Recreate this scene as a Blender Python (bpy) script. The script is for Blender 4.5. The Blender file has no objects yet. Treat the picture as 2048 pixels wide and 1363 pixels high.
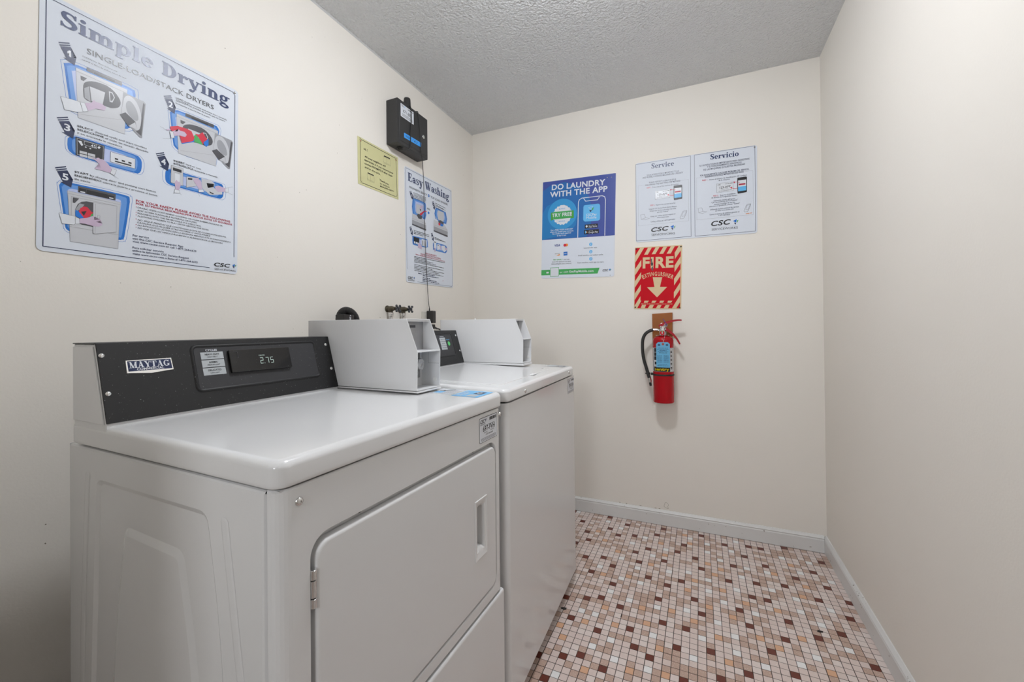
import bpy, bmesh, math, random
from mathutils import Vector, Matrix, Euler
random.seed(7)
SC = bpy.context.scene
COL = SC.collection
PI = math.pi

# ------------------------------------------------------------------ camera, world, lamp, exposure
def build_camera():
    yaw, roll, pitch = 0.42056, -0.01016, 0.0064
    F = Vector((-math.sin(yaw) * math.cos(pitch), math.cos(yaw) * math.cos(pitch), math.sin(pitch)))
    R0 = Vector((math.cos(yaw), math.sin(yaw), 0))
    U0 = R0.cross(F)
    R = math.cos(roll) * R0 + math.sin(roll) * U0
    U = -math.sin(roll) * R0 + math.cos(roll) * U0
    cam = bpy.data.cameras.new('camera')
    cam.sensor_width = 36.0
    cam.sensor_fit = 'HORIZONTAL'
    cam.lens = 833.617 / 2048 * 36.0
    cam.shift_y = -(681.5 - 648.819) / 2048
    cam.clip_start = 0.02
    o = bpy.data.objects.new('camera', cam)
    m = Matrix.Identity(4)
    for i in range(3):
        m[i][0], m[i][1], m[i][2] = R[i], U[i], -F[i]
    m.translation = Vector((1.39935, -2.49394, 1.1193))
    o.matrix_world = m
    COL.objects.link(o)
    SC.camera = o
build_camera()
LAMP_AT = (1.08, -1.40)
LAMP_STRENGTH = 108.0
LAMP_COLOUR = (0.93, 0.955, 1.0)
# added fill lamp, unseen, shining in through the doorway behind the camera
hl = bpy.data.lights.new('fill_lamp', 'AREA')
hl.shape = 'RECTANGLE'; hl.size = 0.5; hl.size_y = 0.4; hl.energy = 15.0; hl.color = (0.93, 0.955, 1.0)
hlo = bpy.data.objects.new('fill_lamp', hl)
hlo.location = (1.30, -4.26, 1.75)
hlo.rotation_euler = (math.radians(90), 0, 0)
COL.objects.link(hlo)
w = bpy.data.worlds.new('world')
SC.world = w
w.use_nodes = True
w.node_tree.nodes['Background'].inputs[0].default_value = (0.9, 0.95, 1.0, 1)
w.node_tree.nodes['Background'].inputs[1].default_value = 0.02
SC.view_settings.view_transform = 'Standard'
SC.view_settings.look = 'None'
SC.view_settings.exposure = 0.08
SC.view_settings.gamma = 1.0
SC.view_settings.use_curve_mapping = False

W_, D_, H_ = 1.961, 2.62, 2.4383      # room width, depth, height

# ------------------------------------------------------------------ materials
def lin(c):
    return tuple((x / 12.92 if x <= 0.04045 else ((x + 0.055) / 1.055) ** 2.4) for x in c)
def rgb(r, g, b):
    return lin((r / 255, g / 255, b / 255))
MATS = {}
def mat(name, col, rough=0.5, metal=0.0, spec=0.5, bump=None, noise=None, specks=None, emit=0.0, coat=0.0):
    """procedural principled material; bump=(scale,strength,detail), noise=(scale,amount), specks=(scale,threshold,colour)"""
    if name in MATS: return MATS[name]
    m = bpy.data.materials.new(name)
    m.use_nodes = True
    nt = m.node_tree
    b = nt.nodes['Principled BSDF']
    c4 = (*col, 1)
    b.inputs['Base Color'].default_value = c4
    b.inputs['Roughness'].default_value = rough
    b.inputs['Metallic'].default_value = metal
    b.inputs['Specular IOR Level'].default_value = spec
    if coat:
        b.inputs['Coat Weight'].default_value = coat
        b.inputs['Coat Roughness'].default_value = 0.12
    tc = nt.nodes.new('ShaderNodeTexCoord')
    src = None
    if noise:
        n = nt.nodes.new('ShaderNodeTexNoise'); n.inputs['Scale'].default_value = noise[0]; n.inputs['Detail'].default_value = 4
        nt.links.new(tc.outputs['Object'], n.inputs['Vector'])
        mx = nt.nodes.new('ShaderNodeMix'); mx.data_type = 'RGBA'
        k = noise[1]
        mx.inputs[6].default_value = (*[max(0, x * (1 - k)) for x in col], 1)
        mx.inputs[7].default_value = (*[x * (1 + k) for x in col], 1)
        nt.links.new(n.outputs['Fac'], mx.inputs[0])
        nt.links.new(mx.outputs[2], b.inputs['Base Color']); src = mx.outputs[2]
    if specks:
        n = nt.nodes.new('ShaderNodeTexNoise'); n.inputs['Scale'].default_value = specks[0]; n.inputs['Detail'].default_value = 1
        nt.links.new(tc.outputs['Object'], n.inputs['Vector'])
        r = nt.nodes.new('ShaderNodeMapRange'); r.inputs[1].default_value = specks[1]; r.inputs[2].default_value = specks[1] + 0.02
        nt.links.new(n.outputs['Fac'], r.inputs[0])
        mx = nt.nodes.new('ShaderNodeMix'); mx.data_type = 'RGBA'
        mx.inputs[6].default_value = c4
        if src: nt.links.new(src, mx.inputs[6])
        mx.inputs[7].default_value = (*specks[2], 1)
        nt.links.new(r.outputs[0], mx.inputs[0])
        nt.links.new(mx.outputs[2], b.inputs['Base Color'])
    if bump:
        n = nt.nodes.new('ShaderNodeTexNoise'); n.inputs['Scale'].default_value = bump[0]; n.inputs['Detail'].default_value = bump[2]
        nt.links.new(tc.outputs['Object'], n.inputs['Vector'])
        bp = nt.nodes.new('ShaderNodeBump'); bp.inputs['Strength'].default_value = bump[1]; bp.inputs['Distance'].default_value = bump[3] if len(bump) > 3 else 0.002
        nt.links.new(n.outputs['Fac'], bp.inputs['Height'])
        nt.links.new(bp.outputs[0], b.inputs['Normal'])
    if emit:
        b.inputs['Emission Color'].default_value = c4
        b.inputs['Emission Strength'].default_value = emit
    MATS[name] = m
    return m

wall_m = lambda n, sp=None: mat(n, (0.82, 0.785, 0.725), 0.55, spec=0.35, bump=(160, 0.12, 3, 0.002), noise=(1.7, 0.012), specks=sp)
M_WALL_L = wall_m('cream_paint_speckled', (95, 0.80, (0.22, 0.19, 0.15)))
M_WALL = wall_m('cream_paint')
M_CEIL = mat('stippled_ceiling_paint', (0.76, 0.775, 0.79), 0.5, spec=0.4, bump=(95, 1.0, 2, 0.012))
M_BASE = mat('white_gloss_trim', (0.70, 0.70, 0.69), 0.4, noise=(6, 0.05), specks=(70, 0.74, (0.3, 0.28, 0.25)))
M_ENAMEL = mat('white_enamel', (0.72, 0.725, 0.73), 0.15, spec=0.5, bump=(420, 0.03, 2, 0.001))
M_GAP_SHADE = mat('gap_shade', (0.02, 0.02, 0.02), 0.8)  # black that stands in for shade inside the cabinet gaps
M_STEEL_W = mat('white_painted_steel', (0.74, 0.745, 0.755), 0.34, bump=(600, 0.03, 2, 0.001))
M_BLACK = mat('black_textured_panel', (0.020, 0.020, 0.021), 0.45, spec=0.3, bump=(900, 0.06, 2, 0.001), specks=(480, 0.755, (0.35, 0.35, 0.35)))
M_BLACK2 = mat('charcoal_overlay', (0.040, 0.040, 0.043), 0.5, spec=0.3, specks=(480, 0.765, (0.35, 0.35, 0.35)))
M_GLASSBLK = mat('black_display_glass', (0.006, 0.006, 0.007), 0.12, specks=(480, 0.78, (0.25, 0.25, 0.25)))
M_CHROME = mat('chrome', (0.72, 0.72, 0.72), 0.18, metal=1.0)
M_STEEL = mat('brushed_steel', (0.40, 0.40, 0.40), 0.38, metal=1.0, bump=(90, 0.05, 3))
M_ZINC = mat('grey_zinc_plate', (0.42, 0.42, 0.43), 0.45, metal=0.6, noise=(25, 0.25))
M_RUBBER = mat('black_rubber', (0.02, 0.02, 0.02), 0.5)
M_PLAST = mat('black_plastic', (0.022, 0.021, 0.021), 0.38)
M_BOX = mat('black_powder_coat', (0.030, 0.030, 0.031), 0.45, bump=(700, 0.12, 2, 0.001))
M_BRASS = mat('tarnished_brass', (0.10, 0.085, 0.06), 0.5, metal=0.6, noise=(60, 0.6))
M_WOOD = mat('varnished_wood', (0.31, 0.105, 0.025), 0.4, spec=0.25, noise=(14, 0.25))
M_RED = mat('red_gloss_paint', (0.40, 0.004, 0.010), 0.24, spec=0.3)
M_REDLEVER = mat('red_lever_paint', (0.36, 0.008, 0.015), 0.35, spec=0.3)
M_WHITEPL = mat('white_plastic', (0.75, 0.75, 0.73), 0.4)
M_PAPER = mat('white_label_paper', (0.72, 0.73, 0.74), 0.5)
M_SIGN = mat('white_sign_plastic', (0.70, 0.745, 0.82), 0.5, spec=0.12)
M_SIGNB = mat('sign_rim_white', (0.74, 0.74, 0.72), 0.35)
M_YELLOW = mat('pale_yellow_sheet', (0.62, 0.60, 0.32), 0.4, noise=(8, 0.03))
M_CREAM = mat('glow_cream_sheet', (0.70, 0.55, 0.34), 0.4, spec=0.12)
M_TAPE = mat('blue_tape', (0.05, 0.34, 0.86), 0.5)
M_TAG = mat('light_blue_tag', (0.13, 0.42, 0.66), 0.5)
M_LBL = mat('silver_label', (0.55, 0.55, 0.55), 0.4)
M_GREENB = mat('green_start_button', (0.10, 0.55, 0.16), 0.4)
M_SIGNAPP = mat('white_app_sign', (0.70, 0.745, 0.82), 0.5, spec=0.12)
INK = {}
def ink(n):
    tab = dict(navy=(0.017, 0.028, 0.085), inkblue=(0.022, 0.040, 0.125), ink=(0.03, 0.04, 0.09), black=(0.018, 0.018, 0.022), white=(0.70, 0.73, 0.78), blue=(0.010, 0.155, 0.55), blue2=(0.12, 0.30, 0.68),
               blue3=(0.46, 0.53, 0.78), grey1=(0.55, 0.565, 0.60), grey2=(0.33, 0.34, 0.37), grey3=(0.24, 0.24, 0.26), grey4=(0.075, 0.075, 0.085), skin=(0.56, 0.44, 0.58),
               red=(0.62, 0.02, 0.05), pblue=(0.01, 0.17, 0.62), green=(0.06, 0.38, 0.10), green2=(0.07, 0.36, 0.05), crimson=(0.42, 0.012, 0.045), orange=(0.85, 0.28, 0.04), sky=(0.13, 0.47, 0.82),
               indigo=(0.055, 0.085, 0.33), appblue1=(0.022, 0.14, 0.42), appblue2=(0.018, 0.20, 0.50), appblue3=(0.04, 0.30, 0.62), navy2=(0.02, 0.04, 0.25), visablue=(0.02, 0.16, 0.56),
               red2=(0.56, 0.002, 0.012), cream=(0.70, 0.55, 0.34), yellow=(0.80, 0.62, 0.0), lcd=(0.30, 0.38, 0.34), greyq=(0.45, 0.48, 0.50), tagink=(0.03, 0.10, 0.20), goldwire=(0.1, 0.1, 0.4))
    if n not in INK:
        INK[n] = mat('ink_' + n, tab[n], 0.30 if n not in ('cream', 'red2') else 0.4, spec=0.38 if n not in ('cream', 'red2', 'yellow') else 0.12, emit=0.5 if n == 'lcd' else 0.0)
    return INK[n]

# ------------------------------------------------------------------ object helpers
def thing(name, label, cat, loc=(0, 0, 0), rot=None, group=None):
    o = bpy.data.objects.new(name, None)
    COL.objects.link(o)
    o.empty_display_size = 0.05
    o.location = loc
    if rot is not None: o.rotation_euler = rot
    o['label'] = label; o['category'] = cat
    if group: o['group'] = group
    return o
def obj(name, bm, mats, parent=None, smooth=35, label=None):
    me = bpy.data.meshes.new(name)
    bmesh.ops.recalc_face_normals(bm, faces=bm.faces[:])
    bm.to_mesh(me); bm.free()
    if not isinstance(mats, (list, tuple)): mats = [mats]
    for m in mats: me.materials.append(m)
    if smooth:
        for p in me.polygons: p.use_smooth = True
        me.set_sharp_from_angle(angle=math.radians(smooth))
    o = bpy.data.objects.new(name, me)
    COL.objects.link(o)
    if smooth:
        wn = o.modifiers.new('weighted_normals', 'WEIGHTED_NORMAL'); wn.keep_sharp = True; wn.weight = 50
    if parent: o.parent = parent
    if label: o['label'] = label
    return o
def tag(o, label, cat, group=None):
    o['label'] = label; o['category'] = cat
    if group: o['group'] = group
    return o
def struct(name, bm, m, smooth=0, parent=None):
    o = obj(name, bm, m, parent, smooth)
    if not parent: o['kind'] = 'structure'
    return o
def B(): return bmesh.new()
def box(bm, x0, x1, y0, y1, z0, z1, r=0.0, seg=2, mi=0):
    n0 = len(bm.faces)
    vs = [bm.verts.new((x, y, z)) for x in (x0, x1) for y in (y0, y1) for z in (z0, z1)]
    idx = [(0, 1, 3, 2), (4, 6, 7, 5), (0, 4, 5, 1), (2, 3, 7, 6), (0, 2, 6, 4), (1, 5, 7, 3)]
    fs = [bm.faces.new([vs[i] for i in f]) for f in idx]
    if r > 0:
        es = list({e for f in fs for e in f.edges})
        bmesh.ops.bevel(bm, geom=es, offset=r, segments=seg, affect='EDGES', profile=0.5)
    if mi:
        bm.faces.ensure_lookup_table()
        for f in bm.faces[n0:]: f.material_index = mi
    return bm
def rrect(u0, u1, v0, v1, r, n=6):
    pts = []
    for cx, cy, a0 in ((u1 - r, v1 - r, 0), (u0 + r, v1 - r, 90), (u0 + r, v0 + r, 180), (u1 - r, v0 + r, 270)):
        for i in range(n + 1):
            a = math.radians(a0 + 90 * i / n)
            pts.append((cx + r * math.cos(a), cy + r * math.sin(a)))
    return pts
AX = {'x': lambda a, u, v: (a, u, v), 'y': lambda a, u, v: (u, a, v), 'z': lambda a, u, v: (u, v, a)}
def prism(bm, pts, axis, a0, a1, bev=0.0, seg=2, mi=0):
    f = AX[axis]
    lo = [bm.verts.new(f(a0, *p)) for p in pts]; hi = [bm.verts.new(f(a1, *p)) for p in pts]
    fs = [bm.faces.new(lo[::-1]), bm.faces.new(hi)]
    n = len(pts)
    for i in range(n):
        fs.append(bm.faces.new((lo[i], lo[(i + 1) % n], hi[(i + 1) % n], hi[i])))
    for q in fs: q.material_index = mi
    if bev > 0:
        es = [e for e in fs[1].edges] + [e for e in fs[0].edges]
        bmesh.ops.bevel(bm, geom=es, offset=bev, segments=seg, affect='EDGES', profile=0.5)
    return bm
def loops(bm, rings, cap0=False, cap1=False, mi=0):
    """skin consecutive closed rings of equal vertex count"""
    vr = [[bm.verts.new(p) for p in r] for r in rings]
    n = len(vr[0])
    for a, b in zip(vr, vr[1:]):
        for i in range(n):
            f = bm.faces.new((a[i], a[(i + 1) % n], b[(i + 1) % n], b[i])); f.material_index = mi
    if cap0: bm.faces.new(vr[0][::-1]).material_index = mi
    if cap1: bm.faces.new(vr[-1]).material_index = mi
    return vr
def fill_between(bm, outer, inner, mi=0):
    """flat face between an outer ring of verts and an inner ring (a hole)"""
    es = []
    for r in (outer, inner):
        for i in range(len(r)):
            e = bm.edges.get((r[i], r[(i + 1) % len(r)])) or bm.edges.new((r[i], r[(i + 1) % len(r)]))
            es.append(e)
    g = bmesh.ops.triangle_fill(bm, edges=es, use_beauty=True)
    for f in g['geom']:
        if isinstance(f, bmesh.types.BMFace): f.material_index = mi
def frame_of(d):
    d = d.normalized()
    up = Vector((0, 0, 1)) if abs(d.z) < 0.9 else Vector((1, 0, 0))
    a = d.cross(up).normalized()
    return a, a.cross(d).normalized()
def smooth_path(pts, k=6):
    P = [Vector(p) for p in pts]
    out = []
    for i in range(len(P) - 1):
        p0 = P[max(i - 1, 0)]; p1 = P[i]; p2 = P[i + 1]; p3 = P[min(i + 2, len(P) - 1)]
        for j in range(k):
            t = j / k
            out.append(0.5 * ((2 * p1) + (-p0 + p2) * t + (2 * p0 - 5 * p1 + 4 * p2 - p3) * t * t + (-p0 + 3 * p1 - 3 * p2 + p3) * t ** 3))
    out.append(P[-1])
    return out
def tube(bm, pts, r, n=10, caps=True, mi=0):
    P = [Vector(p) for p in pts]
    rr = r if isinstance(r, (list, tuple)) else [r] * len(P)
    rings = []
    a = None
    for i, p in enumerate(P):
        d = (P[min(i + 1, len(P) - 1)] - P[max(i - 1, 0)]).normalized()
        if a is None: a, b = frame_of(d)
        else:
            a = (a - d * a.dot(d)).normalized(); b = a.cross(d).normalized()
        rings.append([p + (a * math.cos(2 * PI * k / n) + b * math.sin(2 * PI * k / n)) * rr[i] for k in range(n)])
    loops(bm, rings, caps, caps, mi)
    return bm
def lathe(bm, prof, at, axis=(0, 0, 1), n=20, mi=0):
    """prof: list of (radius, height) along axis from at"""
    d = Vector(axis).normalized(); a, b = frame_of(d); at = Vector(at)
    rings = [[at + d * h + (a * math.cos(2 * PI * k / n) + b * math.sin(2 * PI * k / n)) * max(r, 1e-5) for k in range(n)] for r, h in prof]
    loops(bm, rings, True, True, mi)
    return bm
def screw(name, at, axis, r, parent, m=None, h=None):
    bm = B(); h = h or r * 0.6
    lathe(bm, [(r, 0), (r * 0.97, h * 0.35), (r * 0.75, h * 0.8), (r * 0.35, h), (r * 0.30, h), (r * 0.28, h * 0.55), (0, h * 0.55)], at, axis, 16)
    return obj(name, bm, m or M_CHROME, parent, 50)

# ------------------------------------------------------------------ printed lettering and pictures
TXT = {}
def text_geo(s, wt=0, it=0):
    key = (s, wt, it)
    if key in TXT: return TXT[key]
    cu = bpy.data.curves.new('t', 'FONT')
    cu.body = s; cu.size = 1.0; cu.resolution_u = 2 if len(s) > 14 else 4
    cu.offset = (0.0, 0.008, 0.016, 0.026, 0.040)[wt]
    cu.shear = 0.22 if it else 0.0
    if wt: cu.space_character = 1.0 + (0.02, 0.04, 0.06, 0.1)[wt - 1]
    o = bpy.data.objects.new('t', cu)
    COL.objects.link(o)
    bpy.context.view_layer.update()
    me = o.to_mesh()
    V = [(v.co.x, v.co.y) for v in me.vertices]; Fs = [tuple(p.vertices) for p in me.polygons]
    o.to_mesh_clear()
    bpy.data.objects.remove(o); bpy.data.curves.remove(cu)
    x0 = min(v[0] for v in V); x1 = max(v[0] for v in V)
    V = [(v[0] - x0, v[1]) for v in V]
    TXT[key] = (V, Fs, x1 - x0)
    return TXT[key]
CAPH = max(v[1] for v in text_geo('H')[0])
# slab-serif alphabet for the headings: bars, diagonals, rings and arcs, cap height 1
def _bar(x0, y0, x1, y1): return [[(x0, y0), (x1, y0), (x1, y1), (x0, y1)]]
def _dia(x0, y0, x1, y1, w): return [[(x0 - w / 2, y0), (x0 + w / 2, y0), (x1 + w / 2, y1), (x1 - w / 2, y1)]]
def _arc(cx, cy, rx, ry, a0, a1, wt, wn, n=22):
    out = []; prev = None
    for i in range(n + 1):
        a = math.radians(a0 + (a1 - a0) * i / n); c, s = math.cos(a), math.sin(a)
        t = wt * abs(c) ** 1.3 + wn * (1 - abs(c) ** 1.3)
        p = ((cx + rx * c, cy + ry * s), (cx + (rx - t) * c, cy + (ry - min(t, ry * .8)) * s))
        if prev: out.append([prev[0], p[0], p[1], prev[1]])
        prev = p
    return out
def _dot(cx, cy, r): return [[(cx + r * math.cos(k * PI / 8), cy + r * math.sin(k * PI / 8)) for k in range(16)]]
def _rib(pts, ws):
    P = smooth_path([(x, y, 0) for x, y in pts], 5); out = []; prev = None
    for i, p in enumerate(P):
        t = i / (len(P) - 1) * (len(ws) - 1); k = min(int(t), len(ws) - 2); w_ = ws[k] + (ws[k + 1] - ws[k]) * (t - k)
        d = (P[min(i + 1, len(P) - 1)] - P[max(i - 1, 0)]).normalized(); nrm = Vector((-d.y, d.x, 0)) * w_ / 2
        q = ((p + nrm).to_2d(), (p - nrm).to_2d())
        if prev: out.append([tuple(prev[0]), tuple(q[0]), tuple(q[1]), tuple(prev[1])])
        prev = q
    return out
def _S(k=1.0):
    f = lambda l: [(x * k, y * k) for x, y in l]
    return _rib(f([(.60, .74), (.52, .90), (.36, .955), (.20, .90), (.155, .76), (.22, .62), (.38, .51), (.53, .40), (.575, .25), (.50, .10), (.34, .045), (.17, .09), (.08, .25)]), [.06 * k, .09 * k, .09 * k, .17 * k, .20 * k, .21 * k, .21 * k, .21 * k, .20 * k, .17 * k, .09 * k, .09 * k, .06 * k]) + _bar(.565 * k, .70 * k, .635 * k, .99 * k) + _bar(.05 * k, .01 * k, .115 * k, .30 * k)
XH = .68
def _stem(x, y0, y1, w=.20): return _bar(x, y0, x + w, y1)
def _arch(x): return _arc(x + .10, .40, .27, .28, 10, 150, .20, .13, 12) + _bar(x + .17, 0, x + .37, .45) + _bar(x + .09, 0, x + .45, .075)
GL = {
    'S': (.70, _S()), 's': (.52, _S(.70)),
    'i': (.40, _stem(.10, 0, XH) + _bar(.02, 0, .38, .075) + _bar(.02, XH - .075, .2, XH) + _dot(.2, .89, .115)),
    'l': (.40, _stem(.10, 0, 1) + _bar(.02, 0, .38, .075) + _bar(.02, .925, .2, 1)),
    'm': (1.12, _stem(.10, 0, XH) + _bar(.02, 0, .37, .075) + _bar(.02, XH - .075, .2, XH) + _arch(.28) + _arch(.64)),
    'n': (.76, _stem(.10, 0, XH) + _bar(.02, 0, .37, .075) + _bar(.02, XH - .075, .2, XH) + _arch(.28)),
    'h': (.76, _stem(.10, 0, 1) + _bar(.02, 0, .37, .075) + _bar(.02, .925, .2, 1) + _arch(.28)),
    'p': (.78, _stem(.10, -.30, XH) + _bar(.02, -.30, .40, -.225) + _bar(.02, XH - .075, .2, XH) + _arc(.42, .34, .31, .35, -150, 150, .20, .09)),
    'e': (.66, _arc(.34, .34, .29, .35, 0, 318, .20, .09) + _bar(.12, .33, .63, .41)),
    'c': (.62, _arc(.34, .34, .29, .35, 50, 315, .20, .09) + _dot(.50, .53, .10)),
    'o': (.70, _arc(.35, .34, .31, .35, 0, 360, .20, .09, 28)),
    'a': (.68, _bar(.38, .06, .57, .50) + _arc(.33, .44, .24, .25, 0, 150, .19, .09) + _arc(.28, .20, .22, .21, 40, 330, .18, .09) + _bar(.50, 0, .68, .08) + _dot(.17, .52, .09)),
    'r': (.60, _stem(.10, 0, XH) + _bar(.02, 0, .40, .075) + _bar(.02, XH - .075, .2, XH) + _arc(.46, .42, .24, .25, 70, 170, .12, .12) + _dot(.50, .56, .105)),
    'y': (.74, _dia(.14, XH, .40, 0, .21) + _rib([(.60, XH), (.44, .15), (.32, -.18), (.20, -.26)], [.08, .09, .10, .10]) + _bar(.0, XH - .075, .33, XH) + _bar(.46, XH - .075, .76, XH) + _dot(.18, -.20, .10)),
    'v': (.70, _dia(.14, XH, .37, 0, .21) + _dia(.56, XH, .36, 0, .08) + _bar(.0, XH - .075, .33, XH) + _bar(.43, XH - .075, .70, XH)),
    'g': (.70, _arc(.30, .45, .26, .24, 0, 360, .18, .09, 24) + _arc(.33, -.13, .31, .18, 0, 360, .15, .10, 24) + _rib([(.14, .30), (.10, .14), (.20, .06), (.42, .04)], [.09, .11, .13, .13]) + _bar(.44, .58, .70, .68)),
    'D': (.86, _stem(.12, 0, 1, .22) + _arc(.34, .5, .46, .5, -90, 90, .23, .08) + _bar(.03, 0, .40, .08) + _bar(.03, .92, .40, 1)),
    'E': (.76, _stem(.12, 0, 1, .22) + _bar(.03, .92, .70, 1) + _bar(.03, 0, .72, .08) + _bar(.3, .46, .52, .54) + _bar(.62, .70, .70, 1) + _bar(.65, 0, .72, .30) + _bar(.46, .36, .53, .64)),
    'W': (1.16, _dia(.14, 1, .40, 0, .22) + _dia(.62, .95, .40, 0, .09) + _dia(.54, 1, .80, 0, .22) + _dia(1.02, 1, .80, 0, .09) + _bar(0, .925, .36, 1) + _bar(.42, .925, .72, 1) + _bar(.88, .925, 1.16, 1)),
    'M': (1.06, _bar(.14, 0, .21, 1) + _dia(.20, 1, .52, 0, .20) + _dia(.86, 1, .52, 0, .08) + _bar(.76, 0, .97, 1) + _bar(.02, 0, .34, .075) + _bar(.66, 0, 1.06, .075) + _bar(.02, .925, .28, 1) + _bar(.80, .925, 1.06, 1)),
    'A': (.90, _dia(.18, 0, .46, 1, .08) + _dia(.70, 0, .44, 1, .22) + _bar(.24, .28, .62, .35) + _bar(.04, 0, .34, .075) + _bar(.52, 0, .90, .075)),
    'Y': (.88, _dia(.18, 1, .46, .42, .22) + _dia(.74, 1, .48, .42, .08) + _bar(.36, 0, .58, .46) + _bar(.24, 0, .70, .075) + _bar(.02, .925, .38, 1) + _bar(.58, .925, .90, 1)),
    'T': (.80, _bar(.29, 0, .51, 1) + _bar(.02, .92, .78, 1) + _bar(.02, .68, .09, 1) + _bar(.71, .68, .78, 1) + _bar(.17, 0, .63, .075)),
    'G': (.90, _arc(.45, .5, .40, .51, 40, 330, .22, .09) + _bar(.63, .05, .83, .42) + _bar(.52, .36, .92, .43) + _bar(.72, .70, .79, 1)),
    ' ': (.38, []),
}
def serif_geo(s):
    V = []; Fs = []; x = 0
    for ch in s:
        adv, polys = GL[ch]
        for p in polys:
            i = len(V); V += [(x + a, b) for a, b in p]; Fs.append(tuple(range(i, i + len(p))))
        x += adv
    x0 = min(v[0] for v in V); x1 = max(v[0] for v in V)
    return [(v[0] - x0, v[1]) for v in V], Fs, x1 - x0
LAY = 0.00016
class Art:
    """collects flat print on a surface; M maps (u, v, out) to the parent's space; one mesh per part"""
    def __init__(s, parent, M=None, z0=0.0):
        s.parent = parent; s.M = M or Matrix.Identity(4); s.z0 = z0; s.parts = {}
    def _get(s, part, col):
        if part not in s.parts: s.parts[part] = (bmesh.new(), [])
        bm, cols = s.parts[part]
        if col not in cols: cols.append(col)
        return bm, cols.index(col)
    def poly(s, part, col, pts, L=2):
        bm, mi = s._get(part, col)
        if sum(pts[i - 1][0] * pts[i][1] - pts[i][0] * pts[i - 1][1] for i in range(len(pts))) < 0: pts = pts[::-1]
        vs = [bm.verts.new(s.M @ Vector((u, v, s.z0 + L * LAY))) for u, v in pts]
        try: f = bm.faces.new(vs)
        except ValueError: return
        f.material_index = mi
        if len(pts) > 4: bmesh.ops.triangulate(bm, faces=[f])
    def geo(s, part, col, V, Fs, A, Bp, h, width, L, lift=False):
        bm, mi = s._get(part, col)
        A = Vector(A); Bp = Vector(Bp); e = Bp - A; sx = e.length / width; e.normalize(); n = Vector((-e.y, e.x))
        vs = [A + e * (x * sx) + n * (y * h) for x, y in V]
        if lift:                        # strokes of one letter overlap: stack them by microns
            for k, f in enumerate(Fs):
                q = [vs[i] for i in f]
                if sum(q[i - 1].x * q[i].y - q[i].x * q[i - 1].y for i in range(len(q))) < 0: q = q[::-1]
                w_ = [bm.verts.new(s.M @ Vector((p.x, p.y, s.z0 + L * LAY + (k % 9) * 6e-6))) for p in q]
                bm.faces.new(w_).material_index = mi
            return
        vs = [bm.verts.new(s.M @ Vector((p.x, p.y, s.z0 + L * LAY))) for p in vs]
        for f in Fs:
            try: bm.faces.new([vs[i] for i in f]).material_index = mi
            except ValueError: pass
    def text(s, part, col, txt, A, Bp, h, wt=0, it=0, L=6):
        V, Fs, wd = text_geo(txt, wt, it)
        s.geo(part, col, V, Fs, A, Bp, h / CAPH, wd, L)
    def serif(s, part, col, txt, A, Bp, h, L=6):
        V, Fs, wd = serif_geo(txt)
        s.geo(part, col, V, Fs, A, Bp, h, wd, L, True)
    def line(s, part, col, pts, w, closed=False, L=4):
        P = [Vector(p) for p in pts]; n = len(P)
        rng = range(n if closed else n - 1)
        L_ = []; R_ = []
        for i in range(n):
            if closed: a, b = P[i - 1], P[(i + 1) % n]
            else: a, b = P[max(i - 1, 0)], P[min(i + 1, n - 1)]
            d1 = (P[i] - a).normalized() if (P[i] - a).length > 1e-9 else (b - P[i]).normalized()
            d2 = (b - P[i]).normalized() if (b - P[i]).length > 1e-9 else d1
            d = (d1 + d2).normalized() if (d1 + d2).length > 1e-6 else d1
            nn = Vector((-d.y, d.x)); k = w / 2 / max(0.45, abs(nn.dot(Vector((-d1.y, d1.x)))))
            L_.append(P[i] + nn * k); R_.append(P[i] - nn * k)
        for i in rng:
            j = (i + 1) % n
            s.poly(part, col, [tuple(R_[i]), tuple(R_[j]), tuple(L_[j]), tuple(L_[i])], L)
    def dashes(s, part, col, A, Bp, h, L=6):
        A = Vector(A); Bp = Vector(Bp); ln = (Bp - A).length; e = (Bp - A) / ln; n = Vector((-e.y, e.x)); x = 0
        while x < ln:
            w_ = min(h * random.uniform(1.6, 5), ln - x)
            hh = h * random.uniform(.55, .75)
            q = [A + e * x, A + e * (x + w_), A + e * (x + w_) + n * hh, A + e * x + n * hh]
            s.poly(part, col, [tuple(p) for p in q], L); x += w_ + h * .55
    def disc(s, part, col, c, r, L=5, n=20, sc=0):
        pts = []
        for k in range(n):
            a = 2 * PI * k / n; q = r * (1 + (0.045 * math.cos(sc * a) - .02 if sc else 0))
            pts.append((c[0] + q * math.cos(a), c[1] + q * math.sin(a)))
        s.poly(part, col, pts, L)
    def run(s, ops):
        k = 1e-4
        for o in ops:
            t, part, col, L = o[0], o[1], o[2], o[3]
            if t == 't': s.text(part, col, o[4], (o[5] * k, o[6] * k), (o[7] * k, o[8] * k), o[9] * k, o[10], o[11], L)
            elif t == 's': s.serif(part, col, o[4], (o[5] * k, o[6] * k), (o[7] * k, o[8] * k), o[9] * k, L)
            elif t == 'p': s.poly(part, col, [(o[4][i] * k, o[4][i + 1] * k) for i in range(0, len(o[4]), 2)], L)
            elif t == 'l': s.line(part, col, [(o[4][i] * k, o[4][i + 1] * k) for i in range(0, len(o[4]), 2)], o[5] * 1e-5, o[6], L)
            elif t == 'd': s.dashes(part, col, (o[4] * k, o[5] * k), (o[6] * k, o[7] * k), o[8] * k, L)
            elif t == 'c': s.disc(part, col, (o[4] * k, o[5] * k), o[6] * k, L, o[7], o[8])
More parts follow.
